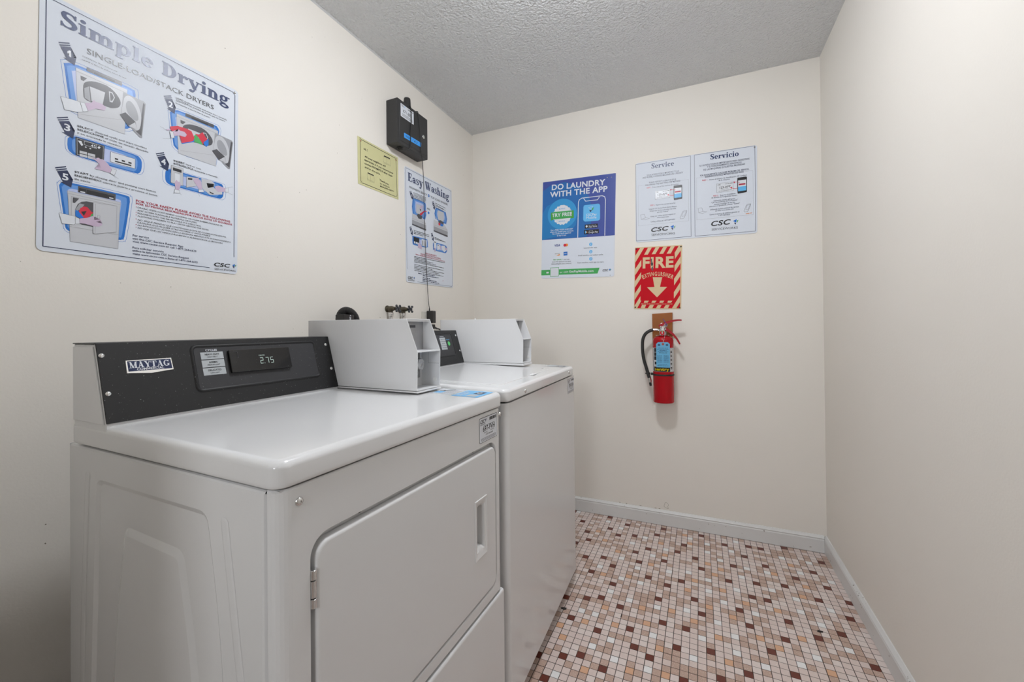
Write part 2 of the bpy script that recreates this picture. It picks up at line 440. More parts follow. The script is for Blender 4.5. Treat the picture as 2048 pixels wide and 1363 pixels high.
    def done(s, labels={}):
        r = {}
        for part, (bm, cols) in s.parts.items():
            nm = part.split('#')[0]
            me = bpy.data.meshes.new(nm)
            bm.to_mesh(me); bm.free()
            for c in cols: me.materials.append(ink(c))
            o = bpy.data.objects.new(nm, me); COL.objects.link(o); o.parent = s.parent
            if part in labels: o['label'] = labels[part]
            r[part] = o
        return r

ART = {
'dry': [
('l','border','navy',3,[1445,-2958,-2195,-2958,-2195,2958,2115,2958,2195,2878,2195,-2508],170,0),
('s','title','inkblue',6,'Simple Drying',-1948,2441,2021,2422,389,0,0),
('t','subtitle','black',6,'SINGLE-LOAD/STACK DRYERS',-1472,2043,1533,2077,136,0,0),
('l','picture#1','blue',1,[-1919,1606,-1847,1659,-1669,1699,-1226,1706,-751,1699,-563,1699,-489,1682,-426,1672,-403,1553,-422,1117,-463,676,-500,535,-550,493,-599,444,-706,413,-955,383,-1232,369,-1472,380,-1658,406,-1738,431,-1774,480,-1805,548,-1833,708,-1885,1117,-1928,1506,-1945,1600],70,1),
('p','picture#1','blue',1,[-1866,1562,-1799,1610,-1634,1647,-1225,1651,-790,1643,-618,1642,-550,1627,-493,1617,-472,1508,-489,1109,-526,705,-561,576,-606,537,-651,493,-748,464,-977,435,-1231,421,-1451,431,-1623,453,-1698,476,-1731,521,-1760,585,-1786,732,-1834,1109,-1874,1470,-1889,1556]),
('p','picture#1','blue2',2,[-1821,1525,-1758,1570,-1605,1603,-1224,1606,-821,1596,-663,1595,-601,1580,-548,1571,-529,1471,-545,1102,-579,730,-610,610,-652,574,-693,533,-783,506,-994,479,-1230,465,-1434,473,-1595,493,-1664,514,-1695,556,-1722,615,-1747,752,-1791,1103,-1829,1439,-1843,1520]),
('p','picture#1','blue3',3,[-1730,1450,-1676,1487,-1545,1515,-1222,1515,-885,1504,-753,1502,-701,1489,-657,1481,-641,1397,-654,1089,-683,777,-709,677,-743,647,-778,612,-853,589,-1029,565,-1227,551,-1401,557,-1537,574,-1596,591,-1623,626,-1646,676,-1667,793,-1705,1091,-1737,1377,-1749,1445]),
('p','picture#1','grey1',4,[-1670,1487,-660,1453,-705,326,-1620,343,-1647,904]),
('l','picture#1','grey3',5,[-1670,1487,-660,1453,-705,326,-1620,343,-1647,904],40,1),
('p','picture#1','grey1',5,[-1675,1564,-655,1554,-660,1448,-1670,1483]),
('l','picture#1','grey3',5,[-1675,1564,-655,1554,-660,1448,-1670,1483],40,1),
('p','picture#1','grey4',4,[-1468,1699,-768,1707,-771,1592,-1475,1593]),
('p','picture#1','black',5,[-1330,1651,-920,1654,-924,1593,-1332,1594]),
('l','picture#1','grey3',5,[-1577,444,-777,675],40,0),
('p','picture#1','grey4',5,[-1534,1188,-1523,1247,-1502,1287,-1470,1323,-1427,1355,-1375,1386,-1304,1412,-1195,1430,-1082,1433,-1000,1406,-934,1363,-876,1305,-832,1243,-806,1187,-794,1133,-798,1076,-814,1025,-832,989,-864,957,-924,918,-996,886,-1061,883,-1142,884,-1270,860,-1392,842,-1463,851,-1506,876,-1525,909,-1529,966,-1535,1076]),
('p','picture#1','grey2',6,[-1516,1136,-1426,1226,-1392,852,-1506,896]),
('p','picture#1','grey1',6,[-1411,1234,-1113,1236,-1158,907,-1377,880]),
('p','picture#1','grey1',6,[-1040,1306,-967,1313,-916,1200,-964,1047,-1022,1039]),
('p','picture#1','grey4',7,[-1020,1285,-975,1288,-936,1190,-973,1085,-1006,1079]),
('p','picture#1','grey4',5,[-1586,1414,-1466,1409,-1530,1302,-1580,1315]),
('p','picture#1','grey2',6,[-741,1439,-287,1415,-244,1364,-325,390,-370,382,-515,508,-770,852]),
('l','picture#1','grey3',5,[-741,1439,-287,1415,-244,1364,-325,390,-370,382,-515,508,-770,852],40,1),
('p','picture#1','grey4',7,[-305,1368,-264,1343,-338,429,-461,510,-381,601]),
('p','picture#1','grey1',8,[-750,1111,-738,1210,-722,1289,-697,1347,-662,1385,-618,1406,-566,1402,-508,1370,-450,1306,-397,1191,-358,1060,-344,950,-347,841,-358,711,-381,601,-417,552,-462,543,-508,568,-569,628,-678,730,-770,852,-774,984]),
('l','picture#1','grey3',5,[-750,1111,-738,1210,-722,1289,-697,1347,-662,1385,-618,1406,-566,1402,-508,1370,-450,1306,-397,1191,-358,1060,-344,950,-347,841,-358,711,-381,601,-417,552,-462,543,-508,568,-569,628,-678,730,-770,852,-774,984],40,1),
('p','picture#1','grey2',9,[-686,1121,-680,1175,-665,1221,-644,1252,-619,1268,-589,1270,-556,1252,-519,1211,-480,1151,-448,1084,-426,1006,-411,922,-410,856,-429,815,-461,793,-499,793,-547,820,-599,868,-641,924,-667,987,-681,1058]),
('p','picture#1','grey4',10,[-812,810,-693,917,-472,761,-440,570,-630,574]),
('p','picture#1','grey1',11,[-630,574,-481,750,-440,570]),
('p','picture#1','white',9,[-1932,713,-1646,744,-1587,743,-1533,526,-1629,470,-1862,421]),
('l','picture#1','grey4',10,[-1932,713,-1646,744,-1587,743,-1533,526,-1629,470,-1862,421],40,0),
('p','picture#1','white',10,[-1594,746,-1505,764,-1439,582,-1533,526]),
('l','picture#1','grey4',11,[-1594,746,-1505,764,-1439,582,-1533,526],40,1),
('p','picture#1','skin',11,[-1505,758,-1384,825,-1331,933,-1306,896,-1174,904,-1093,851,-1121,757,-1298,723,-1440,596]),
('p','step_arrow#1','navy',5,[-1985,2006,-1793,2109,-1787,2082,-1975,1984]),
('p','step_arrow#1','navy',5,[-1966,1961,-1780,2060,-1774,2034,-1955,1937]),
('p','step_arrow#1','navy',5,[-1946,1924,-1769,2015,-1709,1775,-1664,1814,-1695,1604,-1900,1682,-1841,1694]),
('p','step_arrow#1','white',6,[-1830,1876,-1790,1917,-1767,1917,-1758,1763,-1791,1763,-1798,1857,-1828,1837]),
('t','instructions#1','black',6,'CLEAN lint filter before use',-1556,1909,-872,1909,28,0,0),
('t','instructions#1','black',6,'LIMPIE el filtro de pelusa antes de usar',-1560,1821,-675,1829,28,0,0),
('p','step_arrow#3','navy',5,[-1996,176,-1805,276,-1799,249,-1985,154]),
('p','step_arrow#3','navy',5,[-1976,132,-1792,228,-1786,203,-1966,109]),
('p','step_arrow#3','navy',5,[-1957,96,-1780,184,-1720,-50,-1675,-13,-1706,-217,-1910,-141,-1852,-129]),
('t','step_arrow#3','white',6,'3',-1868,-69,-1759,-69,152,3,0),
('l','picture#2','blue',1,[308,1469,345,1550,500,1621,998,1640,1526,1639,1670,1647,1685,1637,1736,1584,1763,1511,1762,1482,1738,1350,1691,875,1633,413,1613,320,1515,337,1172,307,823,294,649,316,543,354,469,389,424,433,400,457,381,571,338,973,301,1369,288,1459],70,1),
('p','picture#2','blue',1,[353,1437,388,1513,533,1579,997,1595,1487,1592,1620,1599,1634,1590,1681,1541,1706,1473,1705,1446,1682,1324,1639,883,1586,455,1567,369,1476,385,1159,355,834,342,672,363,573,397,504,430,462,471,440,493,422,600,381,975,346,1344,334,1428]),
('p','picture#2','blue2',2,[399,1405,431,1476,566,1536,996,1550,1448,1546,1570,1552,1583,1544,1626,1498,1649,1436,1648,1411,1627,1298,1588,892,1539,498,1522,418,1438,432,1146,404,845,391,695,409,603,441,539,471,500,509,479,530,463,628,425,976,392,1319,381,1397]),
('p','picture#2','blue3',3,[491,1341,519,1400,632,1450,994,1459,1370,1454,1472,1458,1482,1451,1517,1413,1536,1361,1536,1340,1519,1247,1486,910,1446,581,1432,515,1362,527,1119,501,868,488,741,503,664,529,610,554,577,586,559,603,545,686,513,979,485,1268,476,1334]),
('p','picture#2','grey1',4,[510,1393,1666,1361,1610,298,564,310,534,841]),
('l','picture#2','grey3',5,[510,1393,1666,1361,1610,298,564,310,534,841],40,1),
('p','picture#2','grey1',5,[505,1466,1671,1457,1666,1357,510,1389]),
('l','picture#2','grey3',5,[505,1466,1671,1457,1666,1357,510,1389],40,1),
('p','picture#2','grey4',4,[743,1594,1543,1601,1540,1493,735,1493]),
('p','picture#2','black',5,[901,1549,1370,1551,1365,1494,898,1494]),
('l','picture#2','grey3',5,[614,406,1530,626],40,0),
('p','picture#2','grey4',5,[665,1110,678,1166,702,1204,739,1238,789,1268,849,1298,930,1322,1054,1340,1184,1342,1277,1317,1353,1276,1418,1222,1468,1163,1498,1110,1511,1059,1506,1006,1489,957,1468,923,1431,893,1363,855,1280,826,1206,823,1114,823,967,801,827,783,746,791,696,815,675,846,670,900,664,1004]),
('p','picture#2','grey2',6,[686,1061,790,1146,827,793,696,834]),
('p','picture#2','grey1',6,[807,1154,1148,1156,1095,845,844,819]),
('p','picture#2','grey1',6,[1231,1223,1315,1229,1373,1122,1317,978,1251,970]),
('p','picture#2','grey4',7,[1254,1202,1306,1205,1350,1113,1307,1014,1270,1008]),
('p','picture#2','grey4',5,[607,1324,745,1320,671,1218,613,1230]),
('p','picture#2','grey2',6,[1574,1348,2090,1326,2138,1278,2043,360,1992,352,1827,470,1538,794]),
('l','picture#2','grey3',5,[1574,1348,2090,1326,2138,1278,2043,360,1992,352,1827,470,1538,794],40,1),
('p','picture#2','grey4',7,[2069,1281,2115,1258,2029,397,1888,472,1980,558]),
('p','picture#2','grey1',8,[1562,1039,1575,1132,1594,1206,1623,1261,1662,1298,1713,1317,1772,1313,1838,1284,1904,1223,1964,1115,2008,991,2023,888,2020,785,2006,662,1980,558,1939,512,1888,503,1836,526,1766,583,1642,679,1538,794,1534,919]),
('l','picture#2','grey3',5,[1562,1039,1575,1132,1594,1206,1623,1261,1662,1298,1713,1317,1772,1313,1838,1284,1904,1223,1964,1115,2008,991,2023,888,2020,785,2006,662,1980,558,1939,512,1888,503,1836,526,1766,583,1642,679,1538,794,1534,919],40,1),
('p','picture#2','grey2',9,[1634,1048,1641,1099,1659,1142,1683,1172,1712,1187,1746,1188,1783,1172,1825,1133,1869,1076,1905,1013,1931,940,1947,861,1948,799,1927,760,1890,739,1846,738,1792,764,1732,810,1685,862,1656,922,1640,989]),
('p','picture#2','grey4',10,[1490,754,1626,855,1877,708,1912,529,1697,532]),
('p','picture#2','grey1',11,[1697,532,1867,698,1912,529]),
('p','picture#2','green',9,[954,830,971,999,1035,1078,1109,977,1203,934,1213,825,1073,819]),
('p','picture#2','red',10,[998,1072,1108,1099,1211,1216,1297,1098,1355,1039,1260,937,1223,829,1109,997]),
('p','picture#2','pblue',11,[1231,905,1297,984,1379,1081,1381,883,1327,809,1260,834]),
('p','picture#2','red',11,[340,1000,529,1105,782,1128,898,1109,981,943,945,826,645,641,583,833,354,909]),
('p','picture#2','pblue',10,[592,797,648,619,978,816,962,955]),
('p','picture#2','skin',13,[396,888,522,934,559,1023,582,990,712,1004,774,945,730,856,574,839,447,765]),
('p','picture#2','skin',13,[239,877,329,936,354,909,272,853]),
('p','picture#2','white',14,[329,859,407,884,452,718,372,674]),
('l','picture#2','grey4',15,[329,859,407,884,452,718,372,674],40,1),
('l','picture#2','grey4',10,[160,584,306,621,380,687],40,0),
('l','picture#2','grey4',10,[93,892,174,886,223,851],40,0),
('p','step_arrow#2','navy',5,[178,1822,363,1928,369,1900,188,1800]),
('p','step_arrow#2','navy',5,[196,1777,375,1879,381,1853,206,1754]),
('p','step_arrow#2','navy',5,[215,1741,386,1834,442,1597,485,1636,454,1426,258,1500,314,1513]),
('t','step_arrow#2','white',6,'2',297,1575,408,1575,155,3,0),
('t','instructions#2','black',6,'LOAD',490,1901,679,1909,43,2,0),
('t','instructions#2','black',6,'clothes loosely and close door securely',705,1908,1936,1914,44,0,0),
('t','instructions#2','black',6,'COLOQUE',490,1827,817,1854,43,2,0),
('t','instructions#2','black',6,'las prendas de modo que no sature',842,1840,1872,1845,44,0,0),
('t','instructions#2','black',6,'la maquina y cierre bien la puerta',485,1752,1431,1753,43,0,0),
('l','picture#3','blue',1,[-1845,-295,-1842,-243,-1820,-206,-1777,-159,-1674,-121,-1443,-108,-1142,-106,-785,-108,-467,-118,-353,-131,-322,-159,-282,-209,-263,-284,-263,-411,-279,-535,-307,-601,-344,-637,-356,-652,-436,-655,-698,-659,-1020,-656,-1361,-646,-1638,-632,-1733,-617,-1764,-594,-1807,-561,-1835,-507,-1846,-401],70,1),
('p','picture#3','blue',1,[-1802,-301,-1800,-251,-1779,-216,-1738,-172,-1641,-137,-1422,-124,-1139,-123,-804,-126,-506,-135,-400,-148,-371,-174,-334,-220,-317,-291,-317,-410,-331,-526,-357,-587,-392,-621,-403,-636,-478,-639,-722,-642,-1025,-641,-1346,-632,-1607,-618,-1697,-604,-1726,-582,-1767,-552,-1794,-500,-1804,-401]),
('p','picture#3','blue2',2,[-1722,-311,-1719,-267,-1701,-237,-1665,-198,-1578,-167,-1384,-156,-1134,-155,-840,-159,-581,-167,-489,-179,-463,-202,-432,-242,-416,-304,-416,-408,-429,-509,-451,-563,-482,-592,-491,-605,-556,-608,-769,-611,-1033,-611,-1316,-603,-1547,-592,-1628,-580,-1654,-561,-1690,-534,-1714,-488,-1723,-400]),
('p','picture#3','blue3',3,[-1557,-333,-1555,-300,-1541,-278,-1515,-249,-1450,-227,-1307,-220,-1124,-220,-912,-224,-727,-231,-662,-240,-644,-256,-621,-285,-611,-330,-610,-404,-619,-476,-635,-514,-657,-535,-663,-545,-709,-547,-861,-550,-1051,-551,-1257,-546,-1427,-539,-1487,-530,-1507,-516,-1534,-496,-1551,-463,-1558,-398]),
('p','picture#3','black',5,[-1663,-153,-1112,-155,-1121,-525,-1654,-609]),
('l','picture#3','white',6,[-1636,-178,-1136,-180,-1142,-525,-1630,-578],50,1),
('l','picture#3','white',6,[-1501,-195,-1268,-188,-1272,-296,-1503,-284],59,1),
('t','picture#3','white',7,'45',-1379,-286,-1284,-285,67,1,0),
('p','picture#3','grey1',6,[-1586,-465,-1450,-456,-1449,-518,-1585,-527]),
('p','picture#3','grey1',6,[-1585,-546,-1449,-537,-1448,-599,-1584,-607]),
('p','picture#3','grey1',6,[-1433,-464,-1294,-455,-1293,-518,-1433,-526]),
('p','picture#3','grey1',6,[-1432,-538,-1293,-530,-1292,-593,-1432,-600]),
('p','picture#3','white',6,[-1489,-323,-1459,-323,-1458,-348,-1489,-348]),
('p','picture#3','white',6,[-1405,-326,-1373,-326,-1373,-351,-1404,-351]),
('p','picture#3','white',6,[-1222,-207,-1189,-232,-1221,-283,-1252,-257]),
('p','picture#3','white',6,[-1620,-230,-1556,-218,-1522,-307,-1554,-335]),
('p','picture#3','white',5,[-990,-260,-468,-255,-470,-522,-995,-524]),
('l','picture#3','black',6,[-990,-260,-468,-255,-470,-522,-995,-524],59,1),
('p','picture#3','black',6,[-903,-388,-836,-387,-835,-429,-902,-430]),
('p','picture#3','black',6,[-760,-386,-691,-384,-691,-427,-759,-428]),
('p','picture#3','black',6,[-618,-384,-548,-382,-548,-425,-618,-427]),
('p','picture#3','black',6,[-902,-461,-554,-448,-554,-488,-902,-492]),
('p','picture#3','skin',8,[-1366,-550,-1321,-548,-1264,-571,-1270,-529,-1219,-509,-1196,-538,-1138,-524,-1056,-585,-960,-704,-989,-823,-1170,-817,-1302,-819,-1285,-783,-1183,-753,-1218,-652]),
('p','picture#3','white',8,[-960,-697,-864,-693,-911,-865,-992,-824]),
('l','picture#3','grey4',9,[-960,-697,-864,-693,-911,-865,-992,-824],40,1),
('l','picture#3','grey4',9,[-911,-865,-825,-922],40,0),
('t','instructions#3','black',6,'SELECT',-1634,111,-1333,123,44,2,0),
('t','instructions#3','black',6,'desired cycle and start machine',-1299,108,-210,117,45,0,0),
('t','instructions#3','black',6,'SELECCIONE',-1633,28,-1129,40,44,2,0),
('t','instructions#3','black',6,'el ciclo de secado deseado',-1100,31,-175,29,46,0,0),
('t','instructions#3','black',6,'y en encienda la secadora',-1634,-53,-752,-59,44,0,0),
('l','picture#4','blue',1,[173,-380,181,-324,205,-286,242,-246,322,-216,487,-208,703,-209,952,-207,1227,-204,1534,-192,1793,-184,1880,-198,1897,-228,1920,-273,1928,-343,1927,-471,1914,-597,1883,-665,1840,-704,1808,-721,1738,-726,1562,-733,1368,-735,1253,-728,1096,-720,753,-723,434,-724,310,-717,255,-697,206,-660,178,-598,168,-489],70,1),
('p','picture#4','blue',1,[237,-387,245,-335,267,-300,302,-263,376,-236,529,-229,728,-229,959,-228,1211,-226,1492,-215,1729,-208,1808,-221,1824,-249,1844,-290,1852,-354,1852,-471,1840,-586,1811,-649,1772,-684,1743,-700,1679,-705,1518,-711,1340,-714,1235,-707,1090,-700,775,-703,480,-704,365,-698,314,-680,268,-646,242,-589,234,-488]),
('p','picture#4','blue2',2,[352,-399,359,-355,378,-325,408,-293,472,-270,603,-265,774,-266,970,-265,1183,-264,1420,-255,1618,-250,1685,-261,1697,-285,1715,-319,1721,-373,1721,-471,1711,-568,1687,-620,1655,-651,1630,-664,1576,-668,1442,-674,1292,-676,1203,-671,1081,-665,813,-668,561,-670,462,-665,418,-650,379,-620,356,-572,349,-485]),
('p','picture#4','blue3',3,[588,-424,593,-395,605,-376,625,-355,668,-341,754,-337,865,-339,992,-339,1128,-339,1278,-334,1402,-332,1443,-339,1451,-354,1462,-375,1466,-410,1465,-471,1459,-532,1445,-566,1425,-585,1409,-593,1376,-596,1292,-600,1198,-602,1141,-599,1063,-596,891,-598,726,-600,661,-598,632,-588,606,-569,591,-537,586,-481]),
('p','picture#4','grey1',5,[381,-111,689,-102,687,-622,373,-624]),
('l','picture#4','grey4',6,[381,-111,689,-102,687,-622,373,-624],59,1),
('p','picture#4','black',6,[424,-163,646,-164,646,-250,425,-250]),
('l','picture#4','grey4',6,[449,-290,628,-285],50,0),
('p','picture#4','white',6,[474,-317,603,-315,599,-558,476,-556]),
('p','picture#4','grey1',5,[782,-311,1119,-241,1114,-478,775,-644]),
('l','picture#4','grey4',6,[782,-311,1119,-241,1114,-478,775,-644],59,1),
('p','picture#4','black',6,[818,-342,937,-316,937,-363,818,-388]),
('p','picture#4','grey1',6,[1186,-233,1420,-192,1576,-255,1548,-416,1809,-458,1810,-543,1437,-669,1209,-522]),
('p','picture#4','black',7,[1337,-325,1548,-287,1548,-385,1520,-394,1519,-326,1372,-351,1387,-466,1366,-443]),
('p','picture#4','black',7,[1415,-563,1564,-594,1521,-621,1437,-602]),
('p','picture#4','skin',8,[470,-600,516,-497,555,-544,592,-531,630,-604,582,-790,496,-789]),
('p','picture#4','skin',8,[967,-321,1066,-259,1173,-311,1209,-567,1115,-581,1041,-472,974,-392]),
('p','picture#4','skin',8,[1577,-361,1691,-294,1898,-314,1898,-430,1678,-505,1606,-444]),
('p','picture#4','white',8,[471,-796,588,-788,607,-868,460,-898]),
('l','picture#4','grey4',9,[471,-796,588,-788,607,-868,460,-898],40,1),
('p','picture#4','white',8,[1108,-598,1229,-561,1264,-632,1115,-684]),
('l','picture#4','grey4',9,[1108,-598,1229,-561,1264,-632,1115,-684],40,1),
('p','picture#4','white',8,[1898,-314,1987,-278,2003,-414,1898,-438]),
('l','picture#4','grey4',9,[1898,-314,1987,-278,2003,-414,1898,-438],40,1),
('l','picture#4','grey4',9,[460,-898,442,-939],40,0),
('l','picture#4','grey4',9,[607,-868,651,-911],40,0),
('l','picture#4','grey4',9,[1102,-718,1143,-809],40,0),
('l','picture#4','grey4',9,[1980,-265,2140,-198],40,0),
('l','picture#4','grey4',9,[2004,-445,2141,-459],40,0),
('p','step_arrow#4','navy',5,[3,84,195,194,202,166,14,62]),
('p','step_arrow#4','navy',5,[24,39,209,145,215,118,34,15]),
('p','step_arrow#4','navy',5,[44,3,221,99,284,-141,328,-101,299,-315,92,-242,152,-228]),
('t','step_arrow#4','white',6,'4',132,-164,246,-164,157,3,0),
('t','instructions#4','black',6,'INSERT',443,17,733,31,53,2,0),
('t','instructions#4','black',6,'card or coin',758,34,1174,25,49,0,0),
('t','instructions#4','black',6,'INTRODUZCA',442,-64,965,-59,53,2,0),
('t','instructions#4','black',6,'la tarjeta o moneda',1001,-68,1658,-60,50,0,0),
('l','picture#5','blue',1,[-1966,-1401,-1953,-1353,-1913,-1308,-1858,-1288,-1693,-1278,-1195,-1265,-670,-1262,-550,-1275,-565,-1306,-529,-1303,-521,-1426,-574,-1945,-638,-2455,-664,-2559,-689,-2540,-712,-2565,-799,-2577,-1050,-2572,-1334,-2561,-1574,-2563,-1756,-2555,-1823,-2514,-1842,-2463,-1850,-2466,-1861,-2366,-1918,-1905,-1972,-1453,-1979,-1376],70,1),
('p','picture#5','blue',1,[-1930,-1431,-1917,-1385,-1880,-1343,-1828,-1324,-1672,-1315,-1203,-1305,-712,-1304,-599,-1317,-614,-1345,-580,-1343,-573,-1458,-622,-1944,-682,-2422,-706,-2519,-730,-2502,-751,-2525,-832,-2536,-1067,-2532,-1333,-2523,-1559,-2525,-1731,-2518,-1795,-2480,-1813,-2432,-1820,-2435,-1831,-2341,-1885,-1906,-1935,-1480,-1942,-1407]),
('p','picture#5','blue2',2,[-1886,-1467,-1874,-1426,-1839,-1386,-1791,-1369,-1646,-1362,-1213,-1354,-763,-1354,-660,-1367,-673,-1393,-642,-1391,-636,-1496,-680,-1942,-735,-2381,-757,-2470,-779,-2454,-798,-2476,-873,-2486,-1088,-2483,-1333,-2476,-1542,-2479,-1701,-2473,-1760,-2439,-1777,-2394,-1784,-2397,-1793,-2309,-1843,-1907,-1890,-1513,-1897,-1446]),
('p','picture#5','blue3',3,[-1795,-1541,-1786,-1507,-1756,-1474,-1715,-1460,-1594,-1455,-1233,-1451,-863,-1455,-779,-1466,-789,-1487,-765,-1486,-759,-1572,-796,-1939,-840,-2300,-858,-2374,-876,-2361,-892,-2379,-953,-2388,-1130,-2387,-1333,-2383,-1507,-2387,-1640,-2383,-1690,-2354,-1704,-2317,-1710,-2320,-1718,-2246,-1760,-1910,-1799,-1580,-1805,-1523]),
('p','picture#5','grey1',4,[-1790,-1531,-779,-1527,-778,-1592,-785,-1668,-816,-2772,-1732,-2754,-1751,-2357]),
('l','picture#5','grey3',5,[-1790,-1531,-779,-1527,-778,-1592,-785,-1668,-816,-2772,-1732,-2754,-1751,-2357],40,1),
('l','picture#5','grey3',6,[-1789,-1591,-781,-1593],50,0),
('l','picture#5','grey3',6,[-1745,-2390,-808,-2406],50,0),
('l','picture#5','grey3',6,[-1723,-2128,-1725,-1648,-850,-1649,-866,-2317],50,0),
('p','picture#5','grey4',4,[-1604,-1353,-874,-1342,-880,-1510,-1609,-1510]),
('p','picture#5','black',6,[-1447,-1399,-1033,-1398,-1039,-1500,-1452,-1498]),
('p','picture#5','black',6,[-1585,-1399,-1456,-1397,-1461,-1500,-1588,-1500]),
('p','picture#5','black',6,[-1030,-1407,-907,-1407,-913,-1501,-1035,-1499]),
('p','picture#5','white',7,[-1565,-1471,-1475,-1469,-1474,-1496,-1565,-1497]),
('p','picture#5','white',7,[-1009,-1459,-924,-1458,-923,-1485,-1008,-1486]),
('p','picture#5','grey4',6,[-1696,-1666,-1582,-1662,-1663,-1799,-1698,-1795]),
('p','picture#5','grey4',6,[-1650,-2248,-1649,-1937,-1606,-1804,-1537,-1729,-1447,-1693,-1321,-1689,-1316,-2309,-1532,-2298]),
('p','picture#5','grey2',7,[-1643,-1935,-1575,-1778,-1485,-1788,-1548,-1910,-1636,-2003]),
('p','picture#5','red',8,[-1586,-1989,-1561,-1896,-1497,-1835,-1432,-1835,-1352,-1937,-1323,-1938,-1339,-2013,-1469,-2134,-1547,-2084]),
('p','picture#5','pblue',9,[-1652,-1963,-1598,-1975,-1495,-2123,-1559,-2156,-1650,-2110]),
('p','picture#5','green',9,[-1352,-1990,-1320,-1964,-1319,-2079,-1391,-2088]),
('p','picture#5','black',9,[-1547,-1979,-1444,-1935,-1495,-2071]),
('p','picture#5','grey1',9,[-1321,-1686,-850,-1653,-863,-2339,-1281,-2479,-1319,-2470]),
('l','picture#5','grey3',10,[-1321,-1686,-850,-1653,-863,-2339,-1281,-2479,-1319,-2470],50,1),
('l','picture#5','grey3',10,[-1277,-1704,-1281,-2470],50,0),
('l','picture#5','grey3',10,[-1242,-2078,-1232,-1986,-1188,-1993,-1193,-2102],50,1),
('p','picture#5','white',9,[-1936,-2106,-1648,-2126,-1578,-2161,-1583,-2292,-1671,-2335,-1879,-2353]),
('l','picture#5','grey4',10,[-1936,-2106,-1648,-2126],40,0),
('l','picture#5','grey4',10,[-1879,-2353,-1671,-2335,-1646,-2298],40,0),
('p','picture#5','white',10,[-1650,-2144,-1575,-2160,-1570,-2289,-1649,-2299]),
('l','picture#5','grey4',11,[-1650,-2144,-1575,-2160,-1570,-2289,-1649,-2299],40,1),
('p','picture#5','skin',11,[-1571,-2159,-1443,-2110,-1338,-2040,-1298,-2039,-1318,-2132,-1176,-2089,-1169,-2114,-1264,-2164,-1141,-2188,-1154,-2237,-1215,-2277,-1303,-2289,-1468,-2265,-1570,-2272]),
('p','step_arrow#5','navy',5,[-2014,-1036,-1826,-941,-1820,-968,-2003,-1058]),
('p','step_arrow#5','navy',5,[-1994,-1081,-1813,-989,-1807,-1015,-1984,-1104]),
('p','step_arrow#5','navy',5,[-1975,-1117,-1801,-1034,-1743,-1268,-1699,-1232,-1729,-1435,-1930,-1354,-1872,-1344]),
('t','step_arrow#5','white',6,'5',-1889,-1285,-1780,-1285,151,3,0),
('t','instructions#5','black',6,'START',-1668,-1048,-1411,-1030,45,2,0),
('t','instructions#5','black',6,'by closing door and pushing start button',-1383,-1038,13,-1034,46,0,0),
('t','instructions#5','black',6,'ENCIENDIDO',-1667,-1131,-1167,-1114,45,2,0),
('t','instructions#5','black',6,'cierre la puerta y presione el bot\u00f3n',-1137,-1126,47,-1131,47,0,0),
('t','instructions#5','black',6,'de inicio',-1669,-1218,-1381,-1211,45,0,0),
('t','warning_text','crimson',6,'FOR YOUR SAFETY PLEASE AVOID THE FOLLOWING',-440,-1416,2059,-1393,61,2,0),
('t','warning_text','crimson',6,'POR SU PROPIA SEGURIDAD,POR FAVOR EVITE LO SIGUIENTE',-440,-1488,2123,-1474,50,2,0),
('t','warning_text','black',6,'DRYING ITEMS CONTAINING COOKING OIL,FOAM RUBBER,GASOLINE OR',-402,-1583,1825,-1580,41,0,0),
('t','warning_text','black',6,'ANY OTHER FLAMMABLE MATERIALS OR FUMES.',-408,-1662,1075,-1659,41,0,0),
('t','warning_text','black',6,'REACHING INTO THE DRYER WHILE IT IS OPERATING.',-403,-1738,1198,-1737,41,0,0),
('t','warning_text','black',6,'ALLOWING CHILDREN TO PLAY ON OR AROUND THE DRYER.',-404,-1815,1419,-1804,41,0,0),
('t','warning_text','black',6,'NO  SEQUE PRENDAS QUE CONTENGAN ACEITE DE COCINA,GOMA ESPUMA,',-399,-1920,1943,-1919,41,0,1),
('t','warning_text','black',6,'GASOLINA O CUALQUIER OTRO MATERIAL O GAS FLAMABLE.',-410,-1993,1460,-1984,41,0,1),
('t','warning_text','black',6,'NO INTRODUZCA LAS MANOS EN LA SECADORA MIENTRAS EST\u00c1 EN FUNCIONAMIENTO.',-401,-2066,2092,-2059,41,0,1),
('t','warning_text','black',6,'NO DEJE QUE LOS NI\u00d1OS JUEGUEN EN O ALREDEDOR DE LA SECADORA.',-401,-2140,1838,-2142,41,0,1),
('c','warning_text','crimson',6,-434,-1558,10,8,0),
('c','warning_text','crimson',6,-438,-1704,10,8,0),
('c','warning_text','crimson',6,-438,-1776,10,8,0),
('c','warning_text','crimson',6,-437,-1887,10,8,0),
('c','warning_text','crimson',6,-435,-2037,10,8,0),
('c','warning_text','crimson',6,-435,-2110,10,8,0),
('t','service_text','navy',6,'For service',-505,-2372,-140,-2367,54,1,0),
('t','service_text','navy',6,'use the CSC Service Request App',-505,-2452,708,-2456,54,1,0),
('t','service_text','navy',6,'visit www.cscsw.com or call 1-877-264-6622',-504,-2533,1063,-2538,54,1,0),
('t','service_text','navy',6,'Para solicitar servicio',-507,-2704,214,-2697,54,1,0),
('t','service_text','navy',6,'utilice la aplicaci\u00f3n CSC Service Request',-506,-2783,860,-2780,54,1,0),
('t','service_text','navy',6,'visite www.cscsw.com o llame al 1-877-264-6622',-505,-2868,1100,-2871,54,1,0),
('t','logo#1385','black',6,'CSC',1577,-2885,2077,-2871,111,3,1),
('l','logo#1385','grey4',6,[1583,-2914,2249,-2899],29,0),
('t','logo#1385','grey4',6,'SERVICEWORKS',1591,-3002,2249,-2986,55,0,0),
('p','logo#1385','pblue',6,[2131,-2782,2227,-2731,2212,-2816]),
